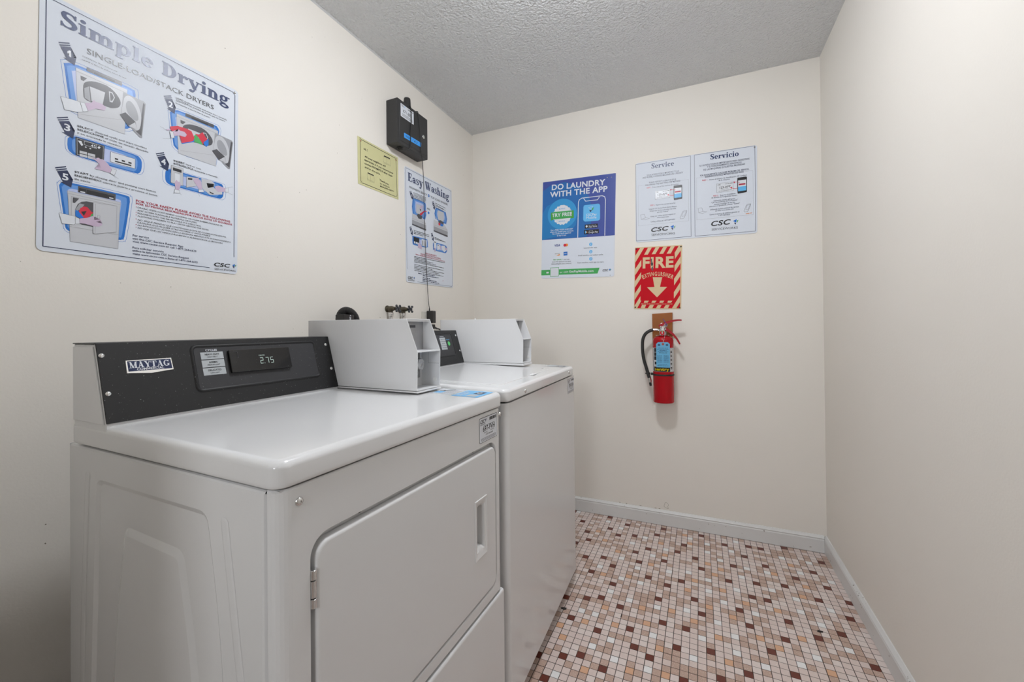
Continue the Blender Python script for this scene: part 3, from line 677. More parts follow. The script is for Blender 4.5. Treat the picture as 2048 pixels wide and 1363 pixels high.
('p','logo#1385','navy',6,[2147,-2814,2212,-2816,2198,-2879]),
('p','logo#1385','green',6,[2232,-2771,2268,-2756,2238,-2833]),
],
'wash': [
('l','border','navy',3,[-1355,-2968,2125,-2968,2205,-2888,2205,2968,-2205,2968,-2205,-2368],150,0),
('s','title#6','inkblue',6,'Easy Washing',-2025,2354,1977,2319,441,0,0),
('t','subtitle','black',6,'HIGH-EFFICIENCY',-1927,1996,-328,1976,110,0,0),
('t','subtitle','black',6,'TOP LOAD WASHER',20,1966,1804,1966,119,0,0),
('c','subtitle','blue',5,-153,2043,83,20,0),
('t','subtitle','white',7,'he',-238,2029,-69,2028,47,1,0),
('l','picture#1','blue',1,[-1644,1484,-1678,1563,-1598,1537,-1132,1559,-630,1564,-471,1543,-439,1482,-427,1368,-448,1191,-405,874,-513,597,-1109,519,-1668,622,-1728,1050],70,1),
('p','picture#1','blue',1,[-1619,1473,-1652,1549,-1575,1525,-1127,1545,-645,1550,-493,1529,-462,1471,-451,1362,-470,1191,-430,888,-533,622,-1105,546,-1642,645,-1700,1056]),
('p','picture#1','blue2',2,[-1544,1441,-1573,1508,-1505,1486,-1112,1503,-691,1507,-558,1489,-531,1438,-521,1343,-538,1194,-503,929,-593,697,-1093,629,-1564,714,-1615,1075]),
('p','picture#1','blue3',3,[-1392,1376,-1413,1425,-1364,1409,-1081,1420,-781,1422,-687,1409,-668,1372,-661,1305,-673,1199,-648,1011,-712,846,-1067,795,-1407,854,-1443,1113]),
('p','picture#1','grey1',4,[-1688,687,-775,640,-471,389,-482,-18,-1728,58,-1718,404]),
('p','picture#1','grey2',5,[-1720,335,-459,290,-482,-18,-1728,58]),
('p','picture#1','grey4',6,[-1726,127,-465,72,-482,-18,-1728,58]),
('l','picture#1','grey4',6,[-1718,404,-457,378],59,0),
('p','picture#1','grey1',6,[-1337,1285,-804,1291,-829,771,-1351,779]),
('l','picture#1','grey3',7,[-1337,1285,-804,1291,-829,771,-1351,779],50,1),
('p','picture#1','grey4',7,[-1331,685,-1099,795,-821,716,-873,547,-1153,515]),
('p','picture#1','red',9,[-401,1106,-644,1072,-934,875,-1037,837,-1008,731,-866,777,-841,840,-597,1031,-393,1073]),
('c','picture#1','pblue',9,-206,1058,74,20,0),
('p','picture#1','skin',9,[-1065,1156,-827,1328,-733,1294,-928,1076]),
('p','picture#1','navy',9,[-1044,1090,-905,1067,-1001,959]),
('t','picture#1','black',6,'POD',-339,1231,-52,1212,94,0,0),
('l','picture#2','blue',1,[466,1454,556,1532,731,1533,1086,1536,1439,1518,1581,1518,1634,1439,1729,1101,1642,783,1032,748,448,866,369,1159],70,1),
('p','picture#2','blue',1,[488,1447,575,1521,743,1523,1084,1525,1423,1508,1560,1508,1610,1432,1701,1108,1618,803,1032,768,472,881,396,1163]),
('p','picture#2','blue2',2,[557,1425,634,1490,781,1491,1080,1493,1376,1477,1495,1477,1539,1411,1618,1128,1546,862,1034,830,543,928,476,1176]),
('p','picture#2','blue3',3,[696,1380,751,1426,858,1427,1071,1428,1282,1416,1366,1416,1397,1369,1453,1168,1402,979,1039,955,686,1024,637,1201]),
('p','picture#2','grey1',4,[316,777,1387,730,1747,459,1733,16,270,97,281,472]),
('p','picture#2','grey2',5,[279,397,1760,351,1733,16,270,97]),
('p','picture#2','grey4',6,[273,172,1753,114,1733,16,270,97]),
('l','picture#2','grey4',6,[281,472,1763,446],59,0),
('p','picture#2','grey1',6,[728,1427,1353,1436,1325,872,711,878]),
('l','picture#2','grey3',7,[728,1427,1353,1436,1325,872,711,878],50,1),
('p','picture#2','grey4',7,[735,777,1007,896,1334,812,1273,629,944,593]),
('p','picture#2','red',9,[759,691,975,721,916,556,782,559]),
('p','picture#2','pblue',9,[975,721,1302,682,1244,577,969,537]),
('p','picture#2','white',9,[251,1179,452,986,709,802,552,858]),
('p','step_arrow#1','navy',5,[-1920,1788,-1744,1870,-1735,1846,-1908,1768]),
('p','step_arrow#1','navy',5,[-1896,1748,-1726,1827,-1718,1804,-1884,1726]),
('p','step_arrow#1','navy',5,[-1874,1715,-1711,1787,-1631,1576,-1592,1608,-1602,1426,-1806,1500,-1750,1509]),
('p','step_arrow#1','white',6,[-1756,1668,-1722,1702,-1700,1702,-1676,1567,-1709,1568,-1724,1650,-1751,1634]),
('p','step_arrow#2','navy',5,[140,1770,322,1846,328,1820,151,1748]),
('p','step_arrow#2','navy',5,[160,1726,335,1800,341,1775,170,1703]),
('p','step_arrow#2','navy',5,[179,1690,346,1757,406,1533,447,1564,422,1375,227,1462,283,1469]),
('t','step_arrow#2','white',6,'2',266,1522,369,1522,143,3,0),
('d','instructions#1','black',6,-1568,1831,-429,1847,36),
('d','instructions#1','black',6,-1570,1758,-431,1783,36),
('d','instructions#1','black',6,-1572,1686,-433,1719,36),
('d','instructions#1','black',6,-1574,1613,-434,1654,36),
('d','instructions#1','black',6,-1576,1541,-436,1590,36),
('d','instructions#2','black',6,475,1771,1558,1733,39),
('d','instructions#2','black',6,473,1693,1330,1610,39),
('d','instructions#2','black',6,470,1614,1554,1595,39),
('d','instructions#2','black',6,468,1536,1326,1473,39),
('p','step_arrow#3','navy',5,[-1972,-111,-1809,-35,-1802,-60,-1962,-133]),
('p','step_arrow#3','navy',5,[-1952,-155,-1796,-81,-1789,-105,-1942,-177]),
('p','step_arrow#3','navy',5,[-1933,-190,-1783,-123,-1720,-346,-1683,-315,-1699,-503,-1881,-417,-1830,-410]),
('t','step_arrow#3','white',6,'3',-1854,-357,-1752,-357,142,3,0),
('p','step_arrow#4','navy',5,[-15,-78,149,-17,155,-43,-5,-100]),
('p','step_arrow#4','navy',5,[3,-122,161,-64,167,-89,13,-146]),
('p','step_arrow#4','navy',5,[21,-159,172,-107,228,-333,265,-306,243,-491,66,-388,116,-386]),
('t','step_arrow#4','white',6,'4',96,-337,198,-337,141,3,0),
('d','instructions#3','black',6,-1594,-221,-194,-228,45),
('d','instructions#3','black',6,-1596,-305,-196,-311,45),
('d','instructions#3','black',6,-1599,-388,-781,-381,45),
('d','instructions#4','black',6,353,-248,1079,-324,48),
('d','instructions#4','black',6,350,-338,1523,-336,48),
('l','picture#3','blue',1,[-1745,-567,-1779,-520,-1677,-513,-1132,-491,-544,-480,-361,-475,-326,-514,-298,-667,-310,-832,-287,-916,-412,-965,-979,-996,-1535,-1001,-1700,-986,-1733,-923,-1755,-743],70,1),
('p','picture#3','blue',1,[-1711,-574,-1744,-530,-1647,-524,-1128,-503,-570,-492,-397,-488,-363,-525,-337,-670,-348,-827,-326,-906,-445,-953,-983,-983,-1512,-987,-1669,-973,-1700,-913,-1721,-742]),
('p','picture#3','blue2',2,[-1609,-598,-1637,-560,-1555,-555,-1116,-538,-647,-530,-503,-526,-474,-557,-452,-679,-462,-810,-443,-877,-543,-916,-994,-942,-1440,-947,-1573,-935,-1600,-884,-1618,-740]),
('p','picture#3','blue3',3,[-1403,-645,-1421,-621,-1369,-618,-1092,-608,-801,-604,-711,-602,-694,-621,-680,-696,-686,-778,-675,-819,-736,-843,-1016,-860,-1296,-864,-1380,-857,-1397,-825,-1409,-734]),
('p','picture#3','black',5,[-1612,-557,-1114,-552,-1133,-908,-1622,-904]),
('p','picture#3','white',5,[-904,-552,-425,-546,-450,-927,-914,-915]),
('p','picture#3','white',6,[-1597,-795,-1485,-798,-1488,-902,-1599,-898]),
('p','picture#3','white',6,[-1440,-796,-1327,-799,-1330,-903,-1443,-900]),
('p','picture#3','white',6,[-1304,-810,-1190,-813,-1193,-918,-1307,-914]),
('p','picture#3','skin',7,[-1238,-869,-1074,-799,-892,-983,-921,-1144,-1267,-1098]),
('p','picture#3','black',6,[-835,-631,-788,-631,-795,-896,-843,-895]),
('p','picture#3','black',6,[-621,-629,-573,-629,-580,-896,-628,-895]),
('l','picture#4','blue',1,[173,-592,290,-537,512,-520,943,-509,1377,-515,1572,-532,1658,-580,1695,-697,1679,-827,1620,-923,1532,-990,1476,-1008,1307,-1007,783,-1013,290,-1005,165,-974,164,-905,140,-746],70,1),
('p','picture#4','blue',1,[211,-600,323,-548,533,-532,943,-522,1356,-528,1540,-544,1621,-589,1657,-701,1641,-824,1586,-915,1502,-979,1450,-996,1289,-995,792,-1001,322,-993,203,-964,202,-898,179,-747]),
('p','picture#4','blue2',2,[325,-627,420,-583,598,-570,945,-562,1291,-567,1446,-580,1513,-619,1543,-712,1530,-816,1484,-892,1414,-945,1370,-960,1235,-959,817,-965,419,-959,319,-934,318,-879,298,-751]),
('p','picture#4','blue3',3,[557,-680,617,-652,730,-645,947,-640,1163,-644,1258,-653,1300,-676,1318,-735,1310,-799,1282,-846,1238,-879,1211,-889,1128,-888,867,-892,616,-889,552,-874,552,-839,539,-758]),
('p','picture#4','white',6,[279,-470,513,-475,490,-884,253,-861]),
('p','picture#4','black',7,[305,-480,461,-484,459,-544,303,-540]),
('p','picture#4','white',6,[615,-593,909,-576,885,-839,604,-957]),
('p','picture#4','black',7,[656,-632,762,-630,761,-667,655,-669]),
('p','picture#4','white',6,[1071,-611,1376,-562,1623,-773,1364,-967,1118,-849]),
('p','picture#4','skin',7,[303,-883,424,-834,417,-1075,313,-1076]),
('p','picture#4','skin',7,[853,-631,989,-624,982,-839,875,-825]),
('p','picture#4','skin',7,[1401,-651,1655,-674,1651,-800,1425,-803]),
('t','warning_text','crimson',6,'FOR YOUR SAFETY',-593,-1339,530,-1336,75,2,0),
('t','warning_text','crimson',6,'PLEASE AVOID THE FOLLOWING',-1013,-1427,953,-1449,74,2,0),
('t','warning_text','crimson',6,'POR SU PROPIA SEGURIDAD,POR FAVOR EVITE LO SIGUIENTE',-1460,-1518,1374,-1550,62,2,0),
('d','warning_text','black',6,-1589,-1625,1400,-1611,42),
('d','warning_text','black',6,-1591,-1697,-433,-1695,42),
('d','warning_text','black',6,-1593,-1772,190,-1775,42),
('d','warning_text','black',6,-1595,-1848,420,-1856,42),
('d','warning_text','black',6,-1597,-1920,1268,-1941,42),
('d','warning_text','black',6,-1600,-2051,1219,-2086,42),
('d','warning_text','black',6,-1603,-2134,51,-2160,42),
('d','warning_text','black',6,-1605,-2209,1280,-2264,42),
('d','warning_text','black',6,-1607,-2287,802,-2340,42),
('d','warning_text','black',6,-1609,-2370,1197,-2442,42),
('d','service_text','navy',6,-1283,-2504,-927,-2517,56),
('d','service_text','navy',6,-851,-2504,339,-2498,57),
('d','service_text','navy',6,-853,-2590,688,-2588,57),
('d','service_text','navy',6,-857,-2713,-166,-2715,57),
('d','service_text','navy',6,-859,-2804,486,-2814,57),
('d','service_text','navy',6,-862,-2890,732,-2907,57),
('t','logo#247','black',6,'CSC',-2167,-2869,-1743,-2875,130,3,1),
('l','logo#247','grey4',6,[-2156,-2903,-1589,-2917],29,0),
('t','logo#247','grey4',6,'SERVICEWORKS',-2149,-2970,-1599,-2965,49,0,0),
('p','logo#247','pblue',6,[-1682,-2765,-1592,-2723,-1612,-2786]),
('p','logo#247','navy',6,[-1665,-2791,-1608,-2791,-1623,-2856]),
('p','logo#247','green',6,[-1602,-2758,-1571,-2749,-1595,-2812]),
('c','service_text','crimson',6,1151,-2699,22,8,0),
],
'note': [
('l','border','black',3,[-1170,991,1174,976],220,0),
('l','border','black',3,[1232,931,1284,-879],220,0),
('l','border','black',3,[1156,-975,-1116,-978],220,0),
('l','border','black',3,[-1223,-904,-1233,872],220,0),
('l','border','black',3,[-1217,999,-1276,946],100,0),
('l','border','black',3,[-1217,999,-1153,916],100,0),
('l','border','black',3,[-1217,999,-1176,1068],100,0),
('l','border','black',3,[-1217,999,-1287,1043],100,0),
('l','border','black',3,[1241,958,1167,900],100,0),
('l','border','black',3,[1241,958,1321,865],100,0),
('l','border','black',3,[1241,958,1292,1036],100,0),
('l','border','black',3,[1241,958,1153,1007],100,0),
('l','border','black',3,[1270,-928,1195,-981],100,0),
('l','border','black',3,[1270,-928,1350,-1028],100,0),
('l','border','black',3,[1270,-928,1321,-855],100,0),
('l','border','black',3,[1270,-928,1181,-872],100,0),
('l','border','black',3,[-1188,-947,-1247,-994],100,0),
('l','border','black',3,[-1188,-947,-1124,-1036],100,0),
('l','border','black',3,[-1188,-947,-1147,-881],100,0),
('l','border','black',3,[-1188,-947,-1259,-896],100,0),
('t','text_block','black',6,'Hi !',-1005,575,-770,590,103,1,0),
('t','text_block','black',6,'All your neighbors will',-963,255,441,269,87,1,0),
('t','text_block','black',6,'appreciate it if you remove your',-985,104,1000,102,87,1,0),
('t','text_block','black',6,'clothes PROMPTLY after wash',-980,-65,930,-62,87,1,0),
('t','text_block','black',6,'and/or dry cycle.',-973,-231,58,-239,87,1,0),
('t','text_block','black',6,'Thank you',-9,-535,637,-554,91,1,0),
('t','text_block','black',6,'R.C. WHITE CO.',36,-691,729,-690,69,1,0),
('t','text_block','black',6,'MANAGING AGENTS',34,-814,1017,-790,69,1,0),
('p','picture#0','black',4,[334,814,773,833,772,783,333,765]),
('l','picture#0','grey4',4,[291,741,802,761,809,443,298,433],50,1),
('l','picture#0','grey4',4,[540,743,542,439],50,0),
('l','picture#0','grey4',4,[290,482,806,495],50,0),
('p','picture#288','black',4,[-788,-382,-393,-386,-394,-433,-789,-428]),
('l','picture#288','grey4',4,[-827,-449,-367,-456,-361,-757,-822,-742],50,1),
('l','picture#288','grey4',4,[-603,-459,-601,-748],50,0),
('l','picture#288','grey4',4,[-828,-695,-364,-708],50,0),
],
'app': [
('p','blue_field','indigo',1,[-2257,3042,2221,3042,2279,3029,2279,-621,-2279,-612,-2279,3028]),
('p','blue_field','appblue1',2,[-2279,2469,-1792,2771,-818,2891,81,2551,692,1867,896,1049,835,-7,576,-601,-2279,-601]),
('p','blue_field','appblue2',3,[-2279,1017,-2003,1491,-998,1896,-345,1600,2,865,-96,173,-589,-331,-2279,-601]),
('c','blue_field','appblue3',4,-980,927,942,40,0),
('t','headline','white',6,'DO LAUNDRY',-1682,2482,1664,2433,321,3,0),
('t','headline','white',6,'WITH THE APP',-1790,2035,1802,2019,322,3,0),
('c','badge','white',5,-968,866,613,96,18),
('p','badge','green2',5,[-1714,1065,-1540,1077,-1531,618,-1705,566]),
('p','badge','green2',5,[-436,1089,-235,1092,-226,616,-427,600]),
('p','badge','green',6,[-1540,1104,-436,1089,-427,633,-1532,629]),
('t','badge','white',8,'TRY FREE',-1639,782,-341,777,210,3,0),
('t','badge','appblue3',6,'BONUS',-1185,1220,-787,1220,71,1,0),
('t','badge','appblue3',6,'BONUS',-1182,435,-795,441,71,1,0),
('t','body_text','white',6,'Get a FREE WASH AND DRY',-1710,-86,-258,-90,89,2,0),
('t','body_text','white',6,'when you create your account.',-1749,-199,-217,-201,89,2,0),
('t','body_text','white',6,'No credit card required',-1589,-321,-387,-319,88,2,0),
('t','body_text','white',6,'to try it out.',-1287,-447,-688,-439,88,2,0),
('l','phone_picture','white',5,[46,-613,44,1534,97,1689,259,1780,1492,1791,1640,1723,1696,1560,1693,-598],420,0),
('l','phone_picture','white',5,[369,1752,492,1568,1222,1578,1335,1745],380,0),
('p','phone_picture','sky',5,[363,1207,388,1301,459,1331,1263,1342,1354,1296,1377,1204,1391,450,1361,363,1282,327,477,331,383,403,365,484]),
('l','phone_picture','white',6,[695,1164,946,1214,815,1047,673,1166],119,0),
('p','phone_picture','navy',6,[719,1002,891,997,818,871]),
('p','phone_picture','green',6,[884,1104,1011,1171,956,980,891,997]),
('t','phone_picture','white',6,'CSCPay',541,667,1186,658,128,2,0),
('t','phone_picture','white',6,'Mobile',556,484,1173,469,150,0,0),
('p','phone_picture','black',5,[470,150,1259,150,1263,-83,474,-91]),
('p','phone_picture','black',5,[432,-179,1334,-188,1338,-436,437,-436]),
('t','phone_picture','white',6,'Download on the',709,67,1165,68,43,0,0),
('t','phone_picture','white',6,'App Store',701,-50,1220,-42,107,1,0),
('t','phone_picture','white',6,'GET IT ON',721,-275,974,-272,43,0,0),
('t','phone_picture','white',6,'Google Play',707,-396,1279,-384,107,1,0),
('p','phone_picture','sky',6,[498,-221,575,-270,577,-361,501,-398]),
('p','phone_picture','orange',6,[575,-270,657,-324,577,-361]),
('p','phone_picture','white',6,[531,70,590,103,644,72,646,8,603,-42,554,-28,526,22]),
('t','payment_mark#1','navy2',6,'VISA',-1431,-1076,-1074,-1070,132,3,1),
('c','payment_mark#2','orange',5,-655,-1018,93,24,0),
('c','payment_mark#2','red',6,-762,-1022,93,24,0),
('p','payment_mark#3','white',4,[-1412,-1474,-1090,-1452,-1087,-1644,-1408,-1651]),
('p','payment_mark#3','orange',5,[-1088,-1546,-1087,-1644,-1305,-1650]),
('t','payment_mark#3','black',6,'DISCOVER',-1399,-1557,-1100,-1545,50,1,0),
('p','payment_mark#4','visablue',5,[-840,-1438,-591,-1430,-587,-1658,-835,-1668]),
('t','payment_mark#4','white',6,'AMEX',-803,-1571,-623,-1564,55,1,0),
('t','body_text#2','green2',6,'PAY EASILY',-1490,-1939,-887,-1933,77,2,0),
('t','body_text#2','grey4',6,'and use',-830,-1947,-458,-1936,77,0,0),
('t','body_text#2','grey4',6,'auto-fill options to save',-1575,-2057,-361,-2065,77,0,0),
('t','body_text#2','grey4',6,'time and give you control.',-1624,-2187,-319,-2197,77,0,0),
('c','body_text#3','sky',5,859,-1066,101,24,0),
('t','body_text#3','white',7,'1',852,-1119,874,-1120,106,1,0),
('c','body_text#3','sky',5,868,-1513,101,24,0),
('t','body_text#3','white',7,'2',842,-1565,901,-1568,106,1,0),
('c','body_text#3','sky',5,876,-1944,101,24,0),
('t','body_text#3','white',7,'3',850,-1996,909,-1998,106,1,0),
('t','body_text#3','grey4',6,'Launch the app.',442,-1303,1259,-1307,80,0,0),
('t','body_text#3','grey4',6,'Load laundry and select cycle.',89,-1746,1626,-1753,81,0,0),
('t','body_text#3','grey4',6,'Scan machine with app to start.',58,-2186,1671,-2196,81,0,0),
('p','green_banner','green',4,[-2279,-2512,1413,-2501,1303,-2840,-2279,-2847]),
('p','green_banner','white',5,[-1944,-2636,-1791,-2630,-1789,-2730,-1942,-2736]),
('p','green_banner','white',5,[-1685,-2395,-1130,-2383,-1126,-2927,-1680,-2943]),
('l','green_banner','green',6,[-1685,-2395,-1130,-2383,-1126,-2927,-1680,-2943],220,1),
('t','green_banner','white',6,'or visit',-1055,-2742,-517,-2722,110,1,0),
('t','green_banner','white',6,'GetPayMobile.com',-460,-2729,1056,-2731,130,3,0),
('t','logo','black',6,'CSC',1601,-2713,1930,-2708,105,3,1),
('l','logo','grey4',6,[1602,-2734,1931,-2729],59,0),
('p','logo','pblue',6,[1965,-2610,2068,-2578,2054,-2681]),
('p','logo','navy',6,[1992,-2664,2054,-2681,2045,-2733]),
('p','logo','green',6,[2063,-2624,2115,-2605,2075,-2698]),
],
'serv': [
('l','border','navy',3,[-3038,2226,-128,2244,-105,-2182,-3015,-2201],160,1),
('l','border','navy',3,[66,2253,2948,2251,2974,-2181,97,-2195],160,1),
('l','text_frame','grey3',3,[-2911,972,-228,964,-220,-1310,-2902,-1330],50,1),
('l','text_frame','grey3',3,[172,982,2858,982,2871,-1309,187,-1310],50,1),
('s','title#1','inkblue',6,'Service',-2177,1860,-979,1843,273,0,0),
('s','title#2','inkblue',6,'Servicio',855,1879,2206,1846,275,0,0),
('t','text_block#1','ink',6,'YOUR SATISFACTION IS IMPORTANT TO US',-2442,1460,-720,1459,88,1,0),
('t','text_block#1','ink',6,'AND PROPERLY WORKING MACHINES ARE A PRIORITY',-2663,1350,-502,1341,89,1,0),
('t','text_block#1','ink',6,'PLEASE REPORT A SERVICE ISSUE',-2304,1034,-872,1023,84,1,0),
('t','text_block#1','ink',6,'FOLLOWING THE EASY TWO-STEP METHOD',-2506,903,-650,905,84,1,0),
('t','text_block#1','red',6,'STEP 1 -',-2435,752,-2157,750,75,1,0),
('t','text_block#1','ink',6,'Take note of the machine ID number',-2128,746,-729,745,75,0,0),
('t','text_block#1','red',6,'STEP 2 -',-2247,-272,-1984,-273,70,1,0),
('t','text_block#1','ink',6,'Report the service issue by:',-1934,-279,-903,-280,70,0,0),
('t','text_block#1','ink',6,'Using the CSC ServiceWorks Service Request',-2319,-475,-831,-473,70,0,0),
('t','text_block#1','ink',6,'Simply scan the barcode,select the issue',-2268,-591,-875,-589,70,0,0),
('t','text_block#1','ink',6,'and click "Submit"',-1881,-696,-1266,-699,70,0,0),
('t','text_block#1','ink',6,'Using our online service request at',-2227,-904,-904,-882,70,0,0),
('t','text_block#1','ink',6,'www.cscsw.com',-1881,-1002,-1258,-1003,70,0,0),
('t','text_block#1','ink',6,'Calling toll free at 1-877-264-6622',-2215,-1204,-924,-1194,70,0,0),
('t','text_block#2','ink',6,'SU SATISFACCION ES IMPORTANTE PARA NOSOTROS',323,1571,2702,1578,88,1,0),
('t','text_block#2','ink',6,'Y EL FUNCIONAMIENTO APROPIADO',696,1462,2337,1451,88,1,0),
('t','text_block#2','ink',6,'DE LAS MAQUINAS ES NUESTRA PRIORIDAD',525,1321,2500,1335,88,1,0),
('t','text_block#2','ink',6,'POR FAVOR,REPORTE CUALQUIER PROBLEMA DEL SERVICIO,',353,1036,2683,1045,84,2,0),
('t','text_block#2','ink',6,'SIGUIENDO ESTE FACIL METODO DE DOS PASOS',593,934,2436,941,84,2,0),
('t','text_block#2','red',6,'PASO 1 -',455,765,751,760,76,1,0),
('t','text_block#2','ink',6,'Anote el n\u00famero de identificaci\u00f3n (ID number)',801,753,2577,754,75,0,0),
('t','text_block#2','ink',6,'de la m\u00e1quina',1256,659,1781,658,74,0,0),
('t','text_block#2','red',6,'PASO 2 -',994,-147,1255,-147,75,1,0),
('t','text_block#2','ink',6,'Reporte el problema',1329,-148,2051,-139,74,0,0),
('t','text_block#2','ink',6,'de servicio de la siguiente manera',908,-232,2130,-242,75,0,0),
('t','text_block#2','ink',6,'Utilizando nuestra aplicacion',1012,-407,2033,-401,75,0,0),
('t','text_block#2','ink',6,'"CSC ServiceWorks Service Request"',892,-501,2155,-482,75,0,0),
('t','text_block#2','ink',6,'escanea el c\u00f3digo de barras,',1031,-604,2021,-587,75,0,0),
('t','text_block#2','ink',6,'seleccione el problema y enviar "Submit"',794,-693,2254,-677,75,0,0),
('t','text_block#2','ink',6,'Utilizando nuestra solicitud de servicio',843,-870,2211,-854,75,0,0),
('t','text_block#2','ink',6,'en l\u00ednea www.cscsw.com',1094,-956,1959,-947,75,0,0),
('t','text_block#2','ink',6,'Llame al n\u00famero de tel\u00e9fono gratuito al',824,-1130,2225,-1120,75,0,0),
('t','text_block#2','ink',6,'1-877-264-6622',1253,-1222,1803,-1220,74,0,0),
('d','text_block#2','orange',6,2527,-1251,2808,-1233,48),
('p','picture#390','white',4,[-1983,540,-1196,545,-1190,97,-1976,78]),
('l','picture#390','grey4',5,[-1983,540,-1196,545,-1190,97,-1976,78],80,1),
('t','picture#390','black',6,'123-APP',-1841,265,-1317,284,102,1,0),
('t','picture#390','black',6,'CSC',-1938,443,-1789,447,55,2,1),
('d','picture#390','black',6,-1567,465,-1226,475,35),
('d','picture#390','grey4',6,-1759,208,-1427,212,26),
('d','picture#390','grey4',6,-1890,134,-1263,145,26),
('p','picture#390','black',5,[-1000,681,-971,716,-587,721,-552,685,-553,-34,-578,-62,-962,-87,-991,-57]),
('p','picture#390','white',6,[-961,571,-587,575,-588,36,-961,25]),
('p','picture#390','sky',7,[-961,250,-588,259,-588,36,-961,25]),
('p','picture#390','crimson',7,[-936,401,-623,402,-624,325,-936,324]),
('l','picture#390','red',8,[-881,464,-1008,508,-1178,507],180,0),
('p','picture#390','red',8,[-1189,540,-1098,539,-1142,448]),
('l','picture#390','red',8,[-990,195,-1117,181,-1281,240],180,0),
('p','picture#390','red',8,[-1346,261,-1244,298,-1263,191]),
('p','picture#1190','white',4,[1163,523,1944,529,1950,58,1170,38]),
('l','picture#1190','grey4',5,[1163,523,1944,529,1950,58,1170,38],80,1),
('t','picture#1190','black',6,'123-APP',1304,235,1824,255,107,1,0),
('t','picture#1190','black',6,'CSC',1208,422,1356,426,58,2,1),
('d','picture#1190','black',6,1576,445,1915,455,33),
('d','picture#1190','grey4',6,1385,175,1715,180,25),
('d','picture#1190','grey4',6,1255,97,1878,109,25),
('p','picture#1190','black',5,[2139,672,2168,709,2548,714,2584,676,2582,-78,2557,-107,2177,-135,2148,-102]),
('p','picture#1190','white',6,[2178,557,2548,560,2547,-5,2177,-17]),
('p','picture#1190','sky',7,[2177,219,2548,229,2547,-5,2177,-17]),
('p','picture#1190','crimson',7,[2203,378,2512,380,2512,299,2203,297]),
('l','picture#1190','red',8,[2257,444,2131,490,1962,490],180,0),
('p','picture#1190','red',8,[1951,524,2042,523,1998,427]),
('l','picture#1190','red',8,[2149,162,2023,146,1860,209],180,0),
('p','picture#1190','red',8,[1795,230,1897,270,1878,158]),
('l','picture#l0','grey4',5,[-2773,-712,-2564,-704,-2505,-909,-2735,-983],90,1),
('l','picture#l0','grey4',5,[-2735,-983,-2522,-1036,-2286,-964,-2505,-909],90,1),
('l','picture#l745','grey4',5,[246,-684,434,-676,487,-871,280,-940],90,1),
('l','picture#l745','grey4',5,[280,-940,471,-991,684,-923,487,-871],90,1),
('l','picture#h0','grey4',5,[-665,-1105,-534,-786,-478,-749,-317,-742,-317,-810,-447,-1115,-507,-1165,-645,-1159],100,1),
('l','picture#h0','grey4',5,[-506,-810,-348,-794,-455,-1029,-574,-1046],70,1),
('l','picture#h828','grey4',5,[2442,-1079,2560,-778,2609,-743,2753,-737,2753,-801,2637,-1089,2584,-1136,2460,-1130],100,1),
('l','picture#h828','grey4',5,[2584,-801,2725,-785,2630,-1008,2524,-1024],70,1),
('t','logo#340','black',6,'CSC',-2195,-1751,-1255,-1730,229,3,1),
('l','logo#340','grey4',6,[-2187,-1831,-945,-1794],29,0),
('t','logo#340','grey4',6,'SERVICEWORKS',-2174,-1982,-933,-1984,110,0,0),
('p','logo#340','pblue',6,[-1174,-1535,-985,-1476,-1013,-1658]),
('p','logo#340','navy',6,[-1138,-1603,-1013,-1658,-1046,-1754]),
('p','logo#340','green',6,[-977,-1554,-905,-1527,-965,-1684]),
('t','logo#1118','black',6,'CSC',890,-1724,1839,-1699,250,3,1),
('l','logo#1118','grey4',6,[898,-1812,2145,-1786],29,0),
('t','logo#1118','grey4',6,'SERVICEWORKS',916,-1964,2155,-1966,112,0,0),
('p','logo#1118','pblue',6,[1929,-1553,2110,-1469,2084,-1650]),
('p','logo#1118','navy',6,[1973,-1639,2084,-1658,2055,-1757]),
('p','logo#1118','green',6,[2117,-1551,2192,-1519,2127,-1675]),
],
'fire': [
('p','red_field','red2',1,[-1241,1731,1196,1722,1213,-1740,-1237,-1733]),
('p','stripes','cream',2,[-981,1729,-758,1725,-1236,900,-1243,1292]),
('p','stripes','cream',2,[-547,1723,-337,1723,-549,1330,-752,1331]),
('p','stripes','cream',2,[-135,1720,72,1721,-140,1337,-339,1335]),
('p','stripes','cream',2,[281,1721,487,1721,276,1334,67,1335]),
('p','stripes','cream',2,[675,1725,882,1728,674,1325,465,1324]),
('p','stripes','cream',2,[1082,1726,1195,1725,1208,1489,895,1001,883,1360]),
('p','stripes','cream',2,[-902,1054,-896,705,-1236,162,-1242,519]),
('p','stripes','cream',2,[-902,341,-905,-7,-1239,-554,-1245,-194]),
('p','stripes','cream',2,[-907,-371,-908,-719,-1235,-1271,-1242,-905]),
('p','stripes','cream',2,[-917,-1051,-913,-1299,-867,-1305,-1089,-1736,-1233,-1736,-1230,-1583]),
('p','stripes','cream',2,[1186,1140,1198,773,893,280,887,642]),
('p','stripes','cream',2,[1190,422,1190,41,883,-456,876,-88]),
('p','stripes','cream',2,[1188,-310,1189,-692,884,-1193,878,-840]),
('p','stripes','cream',2,[1200,-1013,1198,-1410,1013,-1737,793,-1737]),
('p','stripes','cream',2,[-685,-1306,-443,-1308,-523,-1424,-719,-1423]),
('p','stripes','cream',2,[-258,-1309,-32,-1310,-113,-1426,-307,-1425]),
('p','stripes','cream',2,[160,-1312,380,-1313,314,-1427,124,-1427]),
('p','stripes','cream',2,[580,-1314,811,-1316,736,-1429,548,-1428]),
('p','stripes','cream',2,[-817,-1543,-596,-1543,-668,-1736,-896,-1736]),
('p','stripes','cream',2,[-388,-1544,-164,-1544,-256,-1735,-496,-1735]),
('p','stripes','cream',2,[43,-1554,243,-1554,153,-1738,-57,-1738]),
